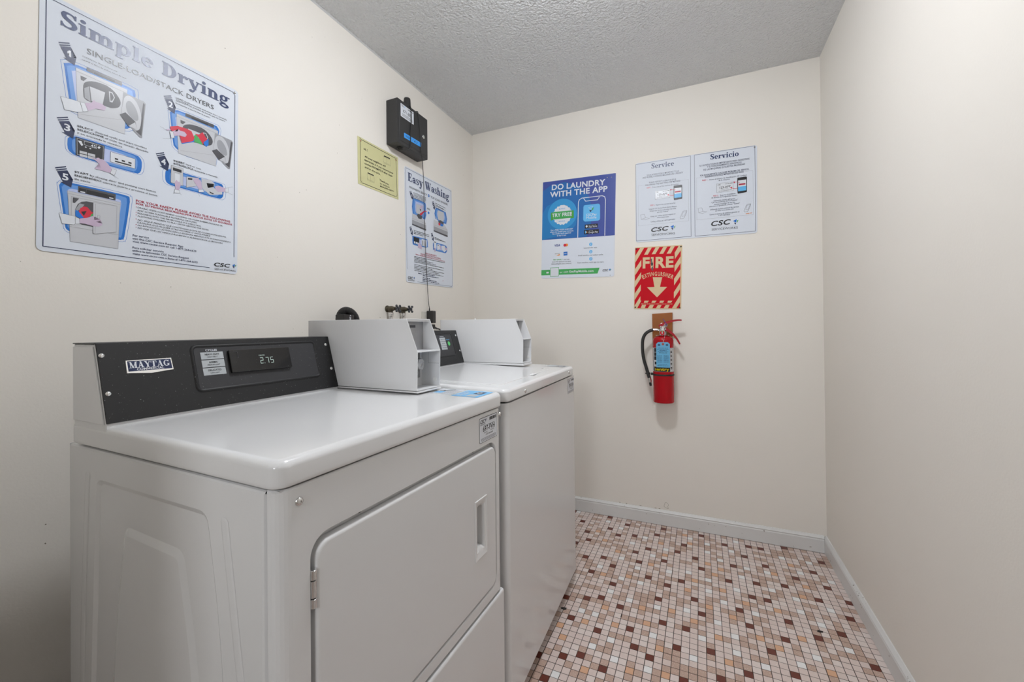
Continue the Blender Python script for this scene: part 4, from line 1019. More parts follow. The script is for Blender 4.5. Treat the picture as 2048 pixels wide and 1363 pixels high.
('p','stripes','cream',2,[463,-1555,666,-1555,582,-1737,349,-1738]),
('t','lettering','cream',3,'FIRE',-823,576,836,571,569,4,0),
('t','lettering','cream',3,'E',-789,-67,-677,-17,221,2,0),
('t','lettering','cream',3,'X',-666,-5,-551,32,221,2,0),
('t','lettering','cream',3,'T',-546,37,-428,66,220,2,0),
('t','lettering','cream',3,'I',-407,77,-364,86,220,2,0),
('t','lettering','cream',3,'N',-316,94,-196,109,219,2,0),
('t','lettering','cream',3,'G',-153,109,-33,113,219,2,0),
('t','lettering','cream',3,'U',11,108,131,104,218,2,0),
('t','lettering','cream',3,'I',165,95,209,91,218,2,0),
('t','lettering','cream',3,'S',247,76,365,55,217,2,0),
('t','lettering','cream',3,'H',393,40,509,11,216,2,0),
('t','lettering','cream',3,'E',546,-4,658,-42,216,2,0),
('t','lettering','cream',3,'R',679,-61,787,-109,215,2,0),
('p','arrow','cream',3,[-257,31,251,16,138,-528,518,-535,-9,-1117,-562,-536,-158,-528]),
('d','lettering','cream',3,-885,-1501,817,-1506,41),
('p','stain','black',5,[-327,980,-287,884,-249,789,-283,665,-349,683,-375,810]),
('p','stain','grey4',5,[-380,1076,-320,1105,-318,979,-371,888]),
('p','stain','grey4',5,[-341,573,-247,663,-254,382,-324,447]),
],
}
DK = [(29,-5),(30,-14),(31,-9),(32,-12),(33,-42),(33,-30),(33,-18),(34,-1),(35,-45),(35,-34),(35,-22),(35,-6),(36,-41),(36,-29),(36,-17),(37,-8),(38,-40),(38,-28),(38,-19),(38,-3),(39,-35),(39,-24),(40,-7),(41,-41),(41,-29),(41,-13),(42,-16),(43,-33),(43,-11),(44,-36),(44,-20),(44,-5),(45,-2),(46,-37),(46,-25),(46,-14),(47,-30),(47,-21),(48,-10),(49,-34),(49,-19),(49,-7),(50,-39),(50,-30),(51,-23),(51,-11),(52,-26),(52,-14),(52,-2),(53,-33),(54,-37),(56,-16),(56,-4),(57,-35),(57,-23),(57,-11),(58,-26),(59,-19),(59,-7),(60,-30),(60,-15),(60,-3),(61,-19),(62,-33),(62,-27),(62,-9),(62,-3),(63,-23),(64,-14),(66,-25),(66,-11),(66,-1),(68,-16),(69,-23),(69,-8),(70,-12),(71,-28),(71,-19),(71,-4),(72,-15)]
WH = [(34,-3),(36,-44),(36,-32),(36,-20),(37,-5),(38,-32),(39,-38),(39,-26),(39,-16),(40,-22),(40,-10),(41,-36),(42,-39),(42,-27),(42,-18),(42,-7),(43,-22),(44,-13),(46,-39),(46,-33),(46,-27),(46,-10),(47,-17),(50,-26),(50,-16),(50,-4),(51,-35),(52,-31),(53,-20),(53,-17),(53,-8),(53,-5),(54,-27),(55,-22),(55,-10),(56,-32),(56,-29),(57,-18),(57,-6),(58,-14),(58,-2),(59,-33),(59,-23),(59,-11),(62,-16),(62,-11),(63,-31),(65,-29),(65,-20),(65,-17),(65,-5),(67,-22),(67,-9),(69,-26),(69,-18),(69,-5),(71,-10)]
PE = [(33,-8),(34,-36),(35,-38),(35,-11),(37,-34),(37,-22),(38,-14),(39,-42),(39,-30),(41,-33),(41,-21),(44,-40),(44,-28),(44,-16),(45,-31),(45,-8),(46,-12),(47,-35),(48,-39),(48,-27),(49,-3),(50,-21),(50,-6),(51,-28),(51,-18),(53,-24),(53,-12),(54,-30),(54,-15),(55,-34),(55,-19),(55,-13),(56,-25),(58,-21),(59,-28),(61,-29),(62,-21),(63,-11),(64,-26),(66,-31),(66,-16),(66,-7),(67,-13)]
LIT = [[1.79, -0.6495], [1.114, -0.8454], [0.8988, -0.8972]]
# ------------------------------------------------------------------ room shell
def quad(name, pts, m, flip=False):
    bm = B(); bm.faces.new([bm.verts.new(p) for p in pts])
    me = bpy.data.meshes.new(name); bm.to_mesh(me); bm.free(); me.materials.append(m)
    o = bpy.data.objects.new(name, me); COL.objects.link(o); o['kind'] = 'structure'; return o
def wall(name, x0, x1, y0, y1, z0, z1, m):
    bm = B(); box(bm, x0, x1, y0, y1, z0, z1); return struct(name, bm, m)
wall('wall_left', -.1, 0, -D_, .1, -.05, H_ + .1, M_WALL_L)
wall('wall_back', 0, W_, 0, .1, -.05, H_ + .1, M_WALL)
wall('wall_right', W_, W_ + .1, -D_, .1, -.05, H_ + .1, M_WALL)
DX0, DX1, DZ = .82, 1.80, 2.06          # unseen doorway behind the camera, opened to let the fill light in
bm = B()
box(bm, -.1, DX0, -D_ - .1, -D_, -.05, H_ + .1); box(bm, DX1, W_ + .1, -D_ - .1, -D_, -.05, H_ + .1); box(bm, DX0, DX1, -D_ - .1, -D_, DZ, H_ + .1)
box(bm, 0, .30, -D_, -2.25, -.05, H_ + .1)      # unseen block added in the near left corner to shade the wall
struct('wall_front', bm, M_WALL)
# unseen corridor, added beyond the doorway around the fill lamp
CY0, CY1, CX0, CX1 = -4.30, -D_ - .1, -.60, 2.80
bm = B()
box(bm, CX0, CX1, CY0 - .1, CY0, -.05, H_ + .1); box(bm, CX0 - .1, CX0, CY0, CY1, -.05, H_ + .1); box(bm, CX1, CX1 + .1, CY0, CY1, -.05, H_ + .1)
box(bm, CX0, -.1, CY1, CY1 + .1, -.05, H_ + .1); box(bm, W_ + .1, CX1, CY1, CY1 + .1, -.05, H_ + .1)
struct('wall_corridor', bm, M_WALL)
bm = B(); box(bm, CX0, CX1, CY0, CY1, H_, H_ + .1); struct('ceiling_corridor', bm, M_CEIL)
bm = B(); box(bm, CX0, CX1, CY0, CY1 + .1, -.05, -.0005); struct('floor_corridor', bm, mat('corridor_floor', rgb(170, 155, 145), .5))
wall('ceiling', 0, W_, -D_, 0, H_, H_ + .1, M_CEIL)
# tiled floor: grout bed plus one-inch mosaic tiles, all in one mesh
M_GROUT = mat('dark_grout', (0.055, 0.042, 0.033), 0.8, noise=(30, 0.3))
TILE = [mat('tile_pink_beige', rgb(219, 202, 195), 0.33, noise=(55, 0.06), specks=(260, 0.70, rgb(238, 227, 220))),
        mat('tile_tan_speckle', rgb(189, 161, 146), 0.36, noise=(120, 0.10), specks=(330, 0.64, rgb(224, 206, 193))),
        mat('tile_oxblood', rgb(104, 46, 33), 0.30, noise=(50, 0.15)),
        mat('tile_white', rgb(236, 235, 234), 0.33, noise=(50, 0.03)),
        mat('tile_peach', rgb(214, 168, 135), 0.34, noise=(50, 0.06)),
        mat('tile_pale_pink', rgb(225, 212, 206), 0.33, noise=(50, 0.05))]
def build_floor():
    px, ox, py, oy = 0.02704, -0.0061, 0.02752, 0.00425
    dk, wh, pe = set(DK), set(WH), set(PE)
    rnd = random.Random(3)
    th = math.radians(-.12); c, s = math.cos(th), math.sin(th)
    bm = B()
    box(bm, 0, W_, -D_, 0, -.05, -.0006, mi=6)
    gap = .0011
    for i in range(0, 74):
        jx = rnd.uniform(-.0003, .0003)
        for j in range(-98, 1):
            cx = px * i + ox + jx; cy = py * j + oy + rnd.uniform(-.0003, .0003)
            x0, x1 = cx - px / 2 + gap, cx + px / 2 - gap; y0, y1 = cy - py / 2 + gap, cy + py / 2 - gap
            if (i, j) in dk: mi = 2
            elif (i, j) in wh: mi = 3
            elif (i, j) in pe: mi = 4
            else:
                q = rnd.random()
                seen = 28 <= i and j >= -48
                mi = 1 if q < .30 else 5 if q < .48 else 0
                if not seen and q > .80: mi = 2 if q < .87 else 3 if q < .94 else 4
            P = [(x * c - y * s, x * s + y * c) for x, y in ((x0, y0), (x1, y0), (x1, y1), (x0, y1))]
            P = [(min(max(x, .0), W_), min(max(y, -D_), 0)) for x, y in P]
            if P[1][0] - P[0][0] < .002 or P[2][1] - P[1][1] < .002: continue
            z = rnd.uniform(-.0001, .0001)
            top = [bm.verts.new((x, y, z)) for x, y in P]; bot = [bm.verts.new((x, y, -.0008)) for x, y in P]
            bm.faces.new(top).material_index = mi
            for k in range(4):
                bm.faces.new((bot[k], bot[(k + 1) % 4], top[(k + 1) % 4], top[k])).material_index = mi
    me = bpy.data.meshes.new('floor'); bm.to_mesh(me); bm.free()
    for m in TILE + [M_GROUT]: me.materials.append(m)
    o = bpy.data.objects.new('floor', me); COL.objects.link(o); o['kind'] = 'structure'
build_floor()
# baseboards: flat board with a moulded cap
def baseboard(name, axis, a0, a1, sgn, at):
    prof = [(0, .0015), (.0125, .0015), (.0125, .062), (.0105, .066), (.0105, .069), (.0125, .0715), (.0075, .078), (.004, .083), (0, .0835)]
    bm = B()
    if axis == 'x': prism(bm, [(at + sgn * p, z) for p, z in prof], 'x', a0, a1)
    else: prism(bm, [(at + sgn * p, z) for p, z in prof], 'y', a0, a1)
    return struct(name, bm, M_BASE, 25)
baseboard('baseboard_back', 'x', .001, W_ - .0127, -1, -.0003)
baseboard('baseboard_right', 'y', -D_ + .001, -.001, -1, W_ - .0003)
# chipped paint above the baseboard and a scuffed ring, thin flakes of the back wall
def flakes():
    bm = B()
    for x, z, l, hh in ((.965, .0875, .011, .0022), (1.004, .0872, .010, .002), (1.083, .0872, .013, .002), (1.165, .0870, .012, .0022), (1.186, .0868, .010, .0018)):
        prism(bm, [(x - l / 2, z), (x - l / 4, z - hh), (x + l / 3, z - hh * .8), (x + l / 2, z + hh * .1), (x + l / 4, z + hh * .4)], 'y', -.0009, -.0002)
    ring = [(1.222 + .0105 * math.cos(a) + .002 * math.sin(3 * a), 0, .110 + .0165 * math.sin(a)) for a in [2 * PI * k / 24 for k in range(25)]]
    tube(bm, [(x + (.006 if z < .1 else 0), -.0003, z) for x, _, z in ring], .0006, 4)
    o = obj('trim_1', bm, mat('chipped_paint', rgb(120, 108, 90), .8), None, 0); o['kind'] = 'structure'
flakes()
# caulk bead where the left wall meets the ceiling
bm = B(); prism(bm, [(.0005, H_ - .0005), (.0005, H_ - .006), (.006, H_ - .0005)], 'y', -D_, -.001); struct('trim_2', bm, mat('grey_caulk', (.60, .61, .61), .7))
# ------------------------------------------------------------------ ceiling lamp (just above the frame)
def ceiling_lamp():
    t = thing('ceiling_light', 'round white glass dome lamp mounted flush on the grey ceiling', 'ceiling light', (LAMP_AT[0], LAMP_AT[1], H_))
    bm = B(); lathe(bm, [(.130, 0), (.130, -.012), (.120, -.018), (.090, -.018)], (0, 0, -.0005), n=40); obj('base_ring', bm, M_WHITEPL, t, 40)
    m = mat('lit_opal_glass', LAMP_COLOUR, .4, emit=LAMP_STRENGTH)
    bm = B(); lathe(bm, [(.110, -.0186), (.112, -.034), (.106, -.055), (.090, -.075), (.062, -.090), (.030, -.097), (0, -.099)], (0, 0, 0), n=40); obj('glass_dome', bm, m, t, 60)
ceiling_lamp()
# ------------------------------------------------------------------ signs
RL = Matrix(((0, 0, 1), (1, 0, 0), (0, 1, 0)))      # left wall: u -> +y, v -> +z, out -> +x
RB = Matrix(((1, 0, 0), (0, 0, -1), (0, 1, 0)))     # back wall: u -> +x, v -> +z, out -> -y
def sign(key, name, label, wall_side, c, ang, w_, h_, m, r=.012, rim=None, th=.0014):
    R = (RL if wall_side == 'l' else RB) @ Matrix.Rotation(math.radians(ang), 3, 'Z')
    loc = (.0006, c[0], c[1]) if wall_side == 'l' else (c[0], -.0006, c[1])
    t = thing(name, label, 'sign', loc, R.to_euler())
    bm = B(); prism(bm, rrect(-w_ / 2, w_ / 2, -h_ / 2, h_ / 2, r, 5), 'z', 0, th)
    obj('panel', bm, m, t, 30)
    a = Art(t, None, th); a.run(ART[key]); a.done()
    return t
def pin(t, u, v, m, r=.004, name='tack'):
    bm = B(); lathe(bm, [(r, 0), (r, .0008), (r * .7, .0022), (r * .2, .003)], (u, v, .0012), (0, 0, 1), 12); return obj(name, bm, m, t, 50)
t = sign('dry', 'instruction_sign', 'large white drying instruction sign with five numbered picture steps above the dryer console', 'l', (-1.8295, 1.6133), -.67, .461, .6136, M_SIGN)
pin(t, .219, .2965, M_CHROME)
t = sign('wash', 'instruction_sign', 'tall white washing instruction sign with four picture steps, behind the hanging black cord', 'l', (-.4982, 1.671), .8, .457, .6096, M_SIGN)
pin(t, -.219, .296, M_CHROME); pin(t, .219, .296, M_CHROME)
t = sign('note', 'notice_sheet', 'pale yellow notice asking neighbours to remove clothes promptly, left of the black box', 'l', (-.9193, 1.8864), .47, .279, .2159, M_YELLOW, .002, th=.0006)
MT = mat('copper_tack', (.55, .30, .20), .35, metal=.7)
pin(t, -.121, .092, MT); pin(t, .122, .0895, MT)
t = sign('app', 'poster', 'blue and white app payment poster with a phone outline and green banner on back wall', 'b', (.729, 1.7247), -1.71, .457, .6096, M_SIGNAPP)
pin(t, .202, .283, M_CHROME, .0035); pin(t, .178, .284, M_CHROME, .0035); pin(t, .205, -.297, M_CHROME, .003)
t = sign('serv', 'service_sign', 'wide white two-panel bilingual service sign above the red fire sign', 'b', (1.3811, 1.827), -.58, .6096, .457, M_SIGN)
pin(t, .294, .2185, M_STEEL)
t = sign('fire', 'fire_sign', 'red and cream striped fire extinguisher sign with a down arrow', 'b', (1.1911, 1.3924), -1.66, .254, .3556, M_CREAM, .004)
for u, v in ((-.119, .168), (.12, .168), (-.119, -.168), (.119, -.170)): pin(t, u, v, M_RUBBER, .0042, 'screw')
# ------------------------------------------------------------------ dryer and washer
def slope_matrix(b, e, n):
    """u -> local +y, v -> e, out -> n"""
    m = Matrix.Identity(4)
    u = Vector((0, 1, 0))
    for i in range(3): m[i][0], m[i][1], m[i][2], m[i][3] = u[i], e[i], n[i], b[i]
    return m
def round_poly(pts, r, n=5):
    out = []
    N = len(pts)
    for i in range(N):
        p = Vector(pts[i]); a = (Vector(pts[i - 1]) - p); b = (Vector(pts[(i + 1) % N]) - p)
        ra = r[i] if isinstance(r, (list, tuple)) else r
        d = min(ra, a.length * .45, b.length * .45)
        p0 = p + a.normalized() * d; p1 = p + b.normalized() * d
        for k in range(n + 1):
            t_ = k / n
            q = p0 * (1 - t_) ** 2 + p * 2 * t_ * (1 - t_) + p1 * t_ ** 2
            out.append((q.x, q.y))
    return out
def inset(pts, d):
    """offset a closed polygon inwards by d (counter-clockwise or clockwise)"""
    N = len(pts); A = sum(pts[i][0] * pts[(i + 1) % N][1] - pts[(i + 1) % N][0] * pts[i][1] for i in range(N)); s = 1 if A > 0 else -1
    out = []
    for i in range(N):
        p = Vector(pts[i]); d1 = (p - Vector(pts[i - 1])); d2 = (Vector(pts[(i + 1) % N]) - p)
        d1 = d1.normalized() if d1.length > 1e-9 else d2.normalized(); d2 = d2.normalized() if d2.length > 1e-9 else d1
        t_ = (d1 + d2).normalized(); nrm = Vector((-t_.y, t_.x)) * s
        k = max(.5, nrm.dot(Vector((-d1.y, d1.x)) * s))
        q = p + nrm * d / k; out.append((q.x, q.y))
    return out

def console(t, y0, dz, washer=False):
    zt = .951 + dz
    b = Vector((-.4505, y0, zt)); e = Vector((-.0425, 0, .1465)); Ls = e.length; e.normalize(); n = Vector((e.z, 0, -e.x))
    M = slope_matrix(b, e, n)
    def at(u, v, o): return M @ Vector((u, v, o))
    # white sheet-metal housing with its end cap
    bm = B(); prism(bm, [(-.576, zt - .012), (-.4525, zt - .012), (-.4525, zt + .002), (-.495, zt + .1450), (-.576, zt + .1450)], 'y', y0 + .0045, y0 + .511, .0015, 1)
    obj('console_housing', bm, M_STEEL_W, t, 30)
    bm = B(); prism(bm, [(-.5745, zt + .003), (-.4555, zt + .003), (-.4965, zt + .1405), (-.5745, zt + .1405)], 'y', y0 + .002, y0 + .0046, .0008, 1)
    obj('end_cap', bm, M_STEEL_W, t, 30)
    # black face with a folded top lip
    bm = B()
    def slab(u0, u1, v0, v1, o0, o1, mi=0, r=0):
        bb = B(); prism(bb, rrect(u0, u1, v0, v1, r, 4) if r else [(u0, v0), (u1, v0), (u1, v1), (u0, v1)], 'z', o0, o1, min(.0008, (o1 - o0) * .4), 1, mi)
        bb.transform(M); me = bpy.data.meshes.new('x'); bb.to_mesh(me); bb.free(); bm.from_mesh(me); bpy.data.meshes.remove(me)
    slab(.0045, .511, .0045, Ls, .0, .0022)
    box(bm, -.5775, -.4925, y0 + .0025, y0 + .511, zt + .1452, zt + .1472, .0008, 1)
    obj('console_face', bm, M_BLACK, t, 30)
    # raised bezel around the control overlay
    R = []
    for d, o in ((0, .002), (.002, .0046), (.0045, .0052), (.0075, .0030)):
        R.append([at(u, v, o) for u, v in inset(rrect(.1516, .4615, .038, .1425, .014, 6), d)])
    bm = B(); loops(bm, R); obj('bezel', bm, M_BLACK, t, 60)
    bm = B(); slab(.1585, .4545, .0445, .1355, .0015, .0032, 0, .007); obj('control_overlay', bm, M_BLACK2, t, 30)
    a = Art(t, M, .0033)
    if not washer:
        a.text('cycle_labels', 'white', 'CYCLES', (.1814, .1268), (.2045, .1268), .0042, 3)
        for k, (s1, s2) in enumerate((('HEAVY DUTY', 'HIGH HEAT'), ('NORMAL', 'MEDIUM HEAT'), ('DELICATES', 'LOW HEAT'))):
            v1 = .1246 - k * .0177; v0 = v1 - .0159
            a.poly('cycle_labels', 'greyq', [(.1708, v0), (.2168, v0), (.2165, v1), (.1705, v1)], 2)
            w1 = len(s1) * .00148; w2 = len(s2) * .00118
            a.text('cycle_labels', 'black', s1, (.1937 - w1, v0 + .0088), (.1937 + w1, v0 + .0088), .0038, 1)
            a.text('cycle_labels', 'black', s2, (.1937 - w2, v0 + .0035), (.1937 + w2, v0 + .0035), .0028, 0)
        bm = B(); slab(.2258, .3745, .0727, .1253, .003, .0105, 0, .002); obj('display_window', bm, M_GLASSBLK, t, 30)
        d = Art(t, M, .0106)
        d.text('price_readout', 'lcd', 'PRICE', (.2918, .1066), (.3059, .1066), .0030, 1)
        SEG = {'2': 'abged', '7': 'abc', '5': 'afgcd'}
        def seven(ch, u, v, w_, h_):
            q = dict(a=((0, h_), (w_, h_)), b=((w_, h_), (w_, h_ / 2)), c=((w_, h_ / 2), (w_, 0)), d=((0, 0), (w_, 0)), e=((0, 0), (0, h_ / 2)), f=((0, h_ / 2), (0, h_)), g=((0, h_ / 2), (w_, h_ / 2)))
            for s in SEG[ch]: d.line('price_readout', 'lcd', [(u + x, v + y) for x, y in q[s]], .0014, False, 4)
        seven('2', .2940, .0885, .0066, .0136); seven('7', .3076, .0885, .0066, .0136); seven('5', .3195, .0885, .0066, .0136)
        d.poly('price_readout', 'lcd', [(.3030, .0878), (.3046, .0878), (.3046, .0894), (.3030, .0894)], 4)
        d.line('price_readout', 'grey4', [(.234, .121), (.243, .121), (.2445, .106), (.240, .1055)], .0005, False, 3)
        d.done()
        # maker's badge: chrome frame with a pointed lower edge
        bm = B()
        prismM = [(.0425, .0921), (.0805, .0893), (.1182, .0927), (.1168, .1176), (.0430, .1171)]
        bb = B(); prism(bb, prismM, 'z', .0018, .0034, .0006, 1); bb.transform(M); obj('badge', bb, M_CHROME, t, 30); bm.free()
        g = Art(t, M, .0035)
        g.poly('badge_print', 'navy', [(.0452, .0953), (.1157, .0955), (.1146, .1153), (.0452, .1150)], 1)
        g.serif('badge_print', 'white', 'MAYTAG', (.0470, .1015), (.1122, .1013), .0120, 3)
        g.text('badge_print', 'white', 'COMMERCIAL', (.0580, .0966), (.1018, .0966), .0040, 3, 0, 3)
        g.done()
    else:
        a.text('cycle_labels', 'white', 'OPTIONS', (.3625, .1240), (.3920, .1240), .0038, 1)
        for k, s1 in enumerate(('SUPER CYCLE', 'DEEP FILL', 'EXTRA RINSE')):
            v1 = .1215 - k * .0177; v0 = v1 - .0165
            a.poly('cycle_labels', 'greyq', [(.3578, v0), (.4010, v0), (.4000, v1), (.3573, v1)], 2)
            w1 = len(s1) * .00145; a.text('cycle_labels', 'black', s1, (.3795 - w1, v0 + .006), (.3795 + w1, v0 + .006), .0040, 1)
        a.text('cycle_labels', 'sky', 'START', (.4055, .1090), (.4335, .1090), .0042, 1)
        R = [[at(.4215 + .0085 * k_ * math.cos(x), .0943 + .0096 * k_ * math.sin(x), o) for x in [2 * PI * i / 24 for i in range(24)]] for k_, o in ((1, .003), (.95, .0045), (.7, .005))]
        bm = B(); loops(bm, R, False, True); obj('start_button', bm, M_GREENB, t, 50)
    a.done()
    for u, v in ((.0105, .1290), (.0125, .0580), (.4965, .1288), (.4990, .0586)):
        screw('screw', at(u, v, .002), n, .0046, t)

def coin_box(t, y0, dz, low=0.0):
    w_ = .100; zb = .9575 + dz; z = lambda v: v + dz
    side = [(-.5722, zb), (-.1705, zb), (-.168, z(1.059)), (-.2027, z(1.1445)), (-.5722, z(1.1455))]
    y1 = y0 + w_
    bm = B()
    prism(bm, side, 'y', y0, y0 + .0018, .0004, 1); prism(bm, side, 'y', y1 - .0018, y1, .0004, 1)
    box(bm, -.5722, -.2035, y0 + .0016, y1 - .0016, z(1.1430), z(1.1450), .0004, 1)
    box(bm, -.2075, -.2050, y0 + .0016, y1 - .0016, z(1.1375), z(1.1440), .0003, 1)
    box(bm, -.5722, -.5700, y0, y1, zb, z(1.1450))
    box(bm, -.232, -.1685, y0 + .0016, y1 - .0016, z(1.0565), z(1.0592), .0004, 1)
    box(bm, -.57, -.1705, y0 + .0016, y1 - .0016, zb, zb + .0015)
    box(bm, -.2325, -.2305, y0 + .0016, y1 - .0016, zb, z(1.057))
    obj('coin_box', bm, M_STEEL_W, t, 25)
    bm = B(); box(bm, -.2275, -.2255, y0 + .0018, y1 - .0022, z(1.0594), z(1.1430), .0003, 1)
    obj('slide_plate', bm, M_ZINC, t, 0)
    a = Art(t, slope_matrix(Vector((-.2254, y0, z(1.06))), Vector((0, 0, 1)), Vector((1, 0, 0))), 0)
    a.poly('slide_slots', 'grey4', [(.040, .061), (.064, .061), (.064, .068), (.040, .068)], 1)
    for v in (.030, .042): a.poly('slide_slots', 'black', [(.036, v), (.046, v), (.046, v + .004), (.036, v + .004)], 1)
    a.done()
    bm = B(); box(bm, -.2303, -.2262, y0 + .045, y0 + .0850, zb + .024, z(1.0560), .0008, 1); obj('lock_bracket', bm, M_STEEL, t, 20)
    bm = B(); lathe(bm, [(.0165, 0), (.0165, .012), (.0145, .0155), (.006, .0155), (.0055, .013), (0, .013)], (-.2262, y0 + .0695, z(1.0200)), (1, 0, 0), 24); obj('lock', bm, M_CHROME, t, 40)
    for zz in (z(1.0515), z(.9955)): screw('screw', (-.2262, y0 + .0695, zz), (1, 0, 0), .0055, t)
    # details on the inner face of the right-hand side panel
    a = Art(t, Matrix(((1, 0, 0, 0), (0, 0, -1, y1 - .0019), (0, 1, 0, 0), (0, 0, 0, 1))), 0)
    a.line('panel_seam', 'grey3', [(-.2075, z(1.055)), (-.2075, z(1.0215)), (-.1715, z(1.0215))], .0007, False, 1); a.done()
    bm = B(); lathe(bm, [(.0062, 0), (.0062, .0012), (.0045, .0018)], (-.1855, y1 - .0018, z(.9770)), (0, -1, 0), 16); obj('hole_plug', bm, M_WHITEPL, t, 40)
    bm = B(); box(bm, -.5745, -.1665, y0 - .0012, y1 + .0012, .9520 + dz - low, .9560 + dz, .0008, 1); obj('coin_box_base', bm, M_STEEL_W, t, 20)

def asset_label(t, y0, y1, z0, z1, code, x=.0004):
    M = slope_matrix(Vector((x, y0, z0)), Vector((0, 0, 1)), Vector((1, 0, 0))); W = y1 - y0; Hh = z1 - z0
    a = Art(t, M, 0); P = 'asset_label'
    a.poly(P, 'black', rrect(0, W, 0, Hh, .004, 4), 0); a.poly(P, 'white', rrect(.0012, W - .0012, .0012, Hh - .0012, .0034, 4), 1)
    a.text(P, 'black', 'CSC', (W * .05, Hh * .78), (W * .29, Hh * .78), Hh * .13, 3, 1, 3); a.text(P, 'grey4', 'SERVICEWORKS', (W * .05, Hh * .70), (W * .32, Hh * .70), Hh * .05, 1, 0, 3)
    a.poly(P, 'navy', [(W * .32, Hh * .90), (W * .38, Hh * .93), (W * .34, Hh * .78)], 3)
    x_ = W * .55; rnd = random.Random(5)
    while x_ < W * .93:
        b_ = rnd.choice((.0008, .0013, .0018)); a.poly(P, 'black', [(x_, Hh * .80), (x_ + b_, Hh * .80), (x_ + b_, Hh * .93), (x_, Hh * .93)], 3); x_ += b_ + rnd.choice((.0007, .0012))
    a.line(P, 'black', [(W * .22, Hh * .655), (W * .82, Hh * .655)], .0008, False, 3)
    a.text(P, 'black', code, (W * .19, Hh * .43), (W * .85, Hh * .43), Hh * .20, 2, 0, 3)
    a.text(P, 'black', 'For Service', (W * .24, Hh * .35), (W * .42, Hh * .35), Hh * .05, 1, 0, 3); a.text(P, 'black', 'Call Toll Free', (W * .60, Hh * .36), (W * .80, Hh * .36), Hh * .05, 1, 0, 3)
    a.text(P, 'black', '1-877-264-6622', (W * .34, Hh * .25), (W * .74, Hh * .25), Hh * .06, 1, 0, 3)
    for k in range(3): a.line(P, 'grey4', [(W * .08, Hh * (.07 + .045 * k)), (W * .92, Hh * (.07 + .045 * k))], .0009, False, 3)
    a.done()

def cap(t, name, x0, x1, y0, y1, z0, zr, zf, r=.02, bev=.0125):
    """sheet-metal top: rounded plan, rolled upper edge, falling slightly from rear zr to front zf"""
    out = rrect(x0, x1, y0, y1, r, 8)
    rings = [(.004, z0), (.0012, z0 + .0004), (0, z0 + .002), (0, z0 + .006)]
    rings += [(bev * (1 - math.cos(math.radians(a))), zr - bev + bev * math.sin(math.radians(a))) for a in (0, 12, 24, 36, 48, 60, 72, 84, 90)] + [(bev + .003, zr), (bev + .03, zr)]
    bm = B()
    R = []
    for d, z in rings:
        q = inset(out, min(d, r - .0015)) if d < r - .001 else rrect(x0 + d, x1 - d, y0 + d, y1 - d, .004, 8)
        k = max(0.0, min(1.0, (z - z0 - .006) / (zr - z0 - .012)))
        R.append([(x, y, z - k * (zr - zf) * (x - x0) / (x1 - x0)) for x, y in q])
    loops(bm, R, True, True)
    o = obj(name, bm, M_ENAMEL, t, 60)
    o.modifiers.clear()
    return o

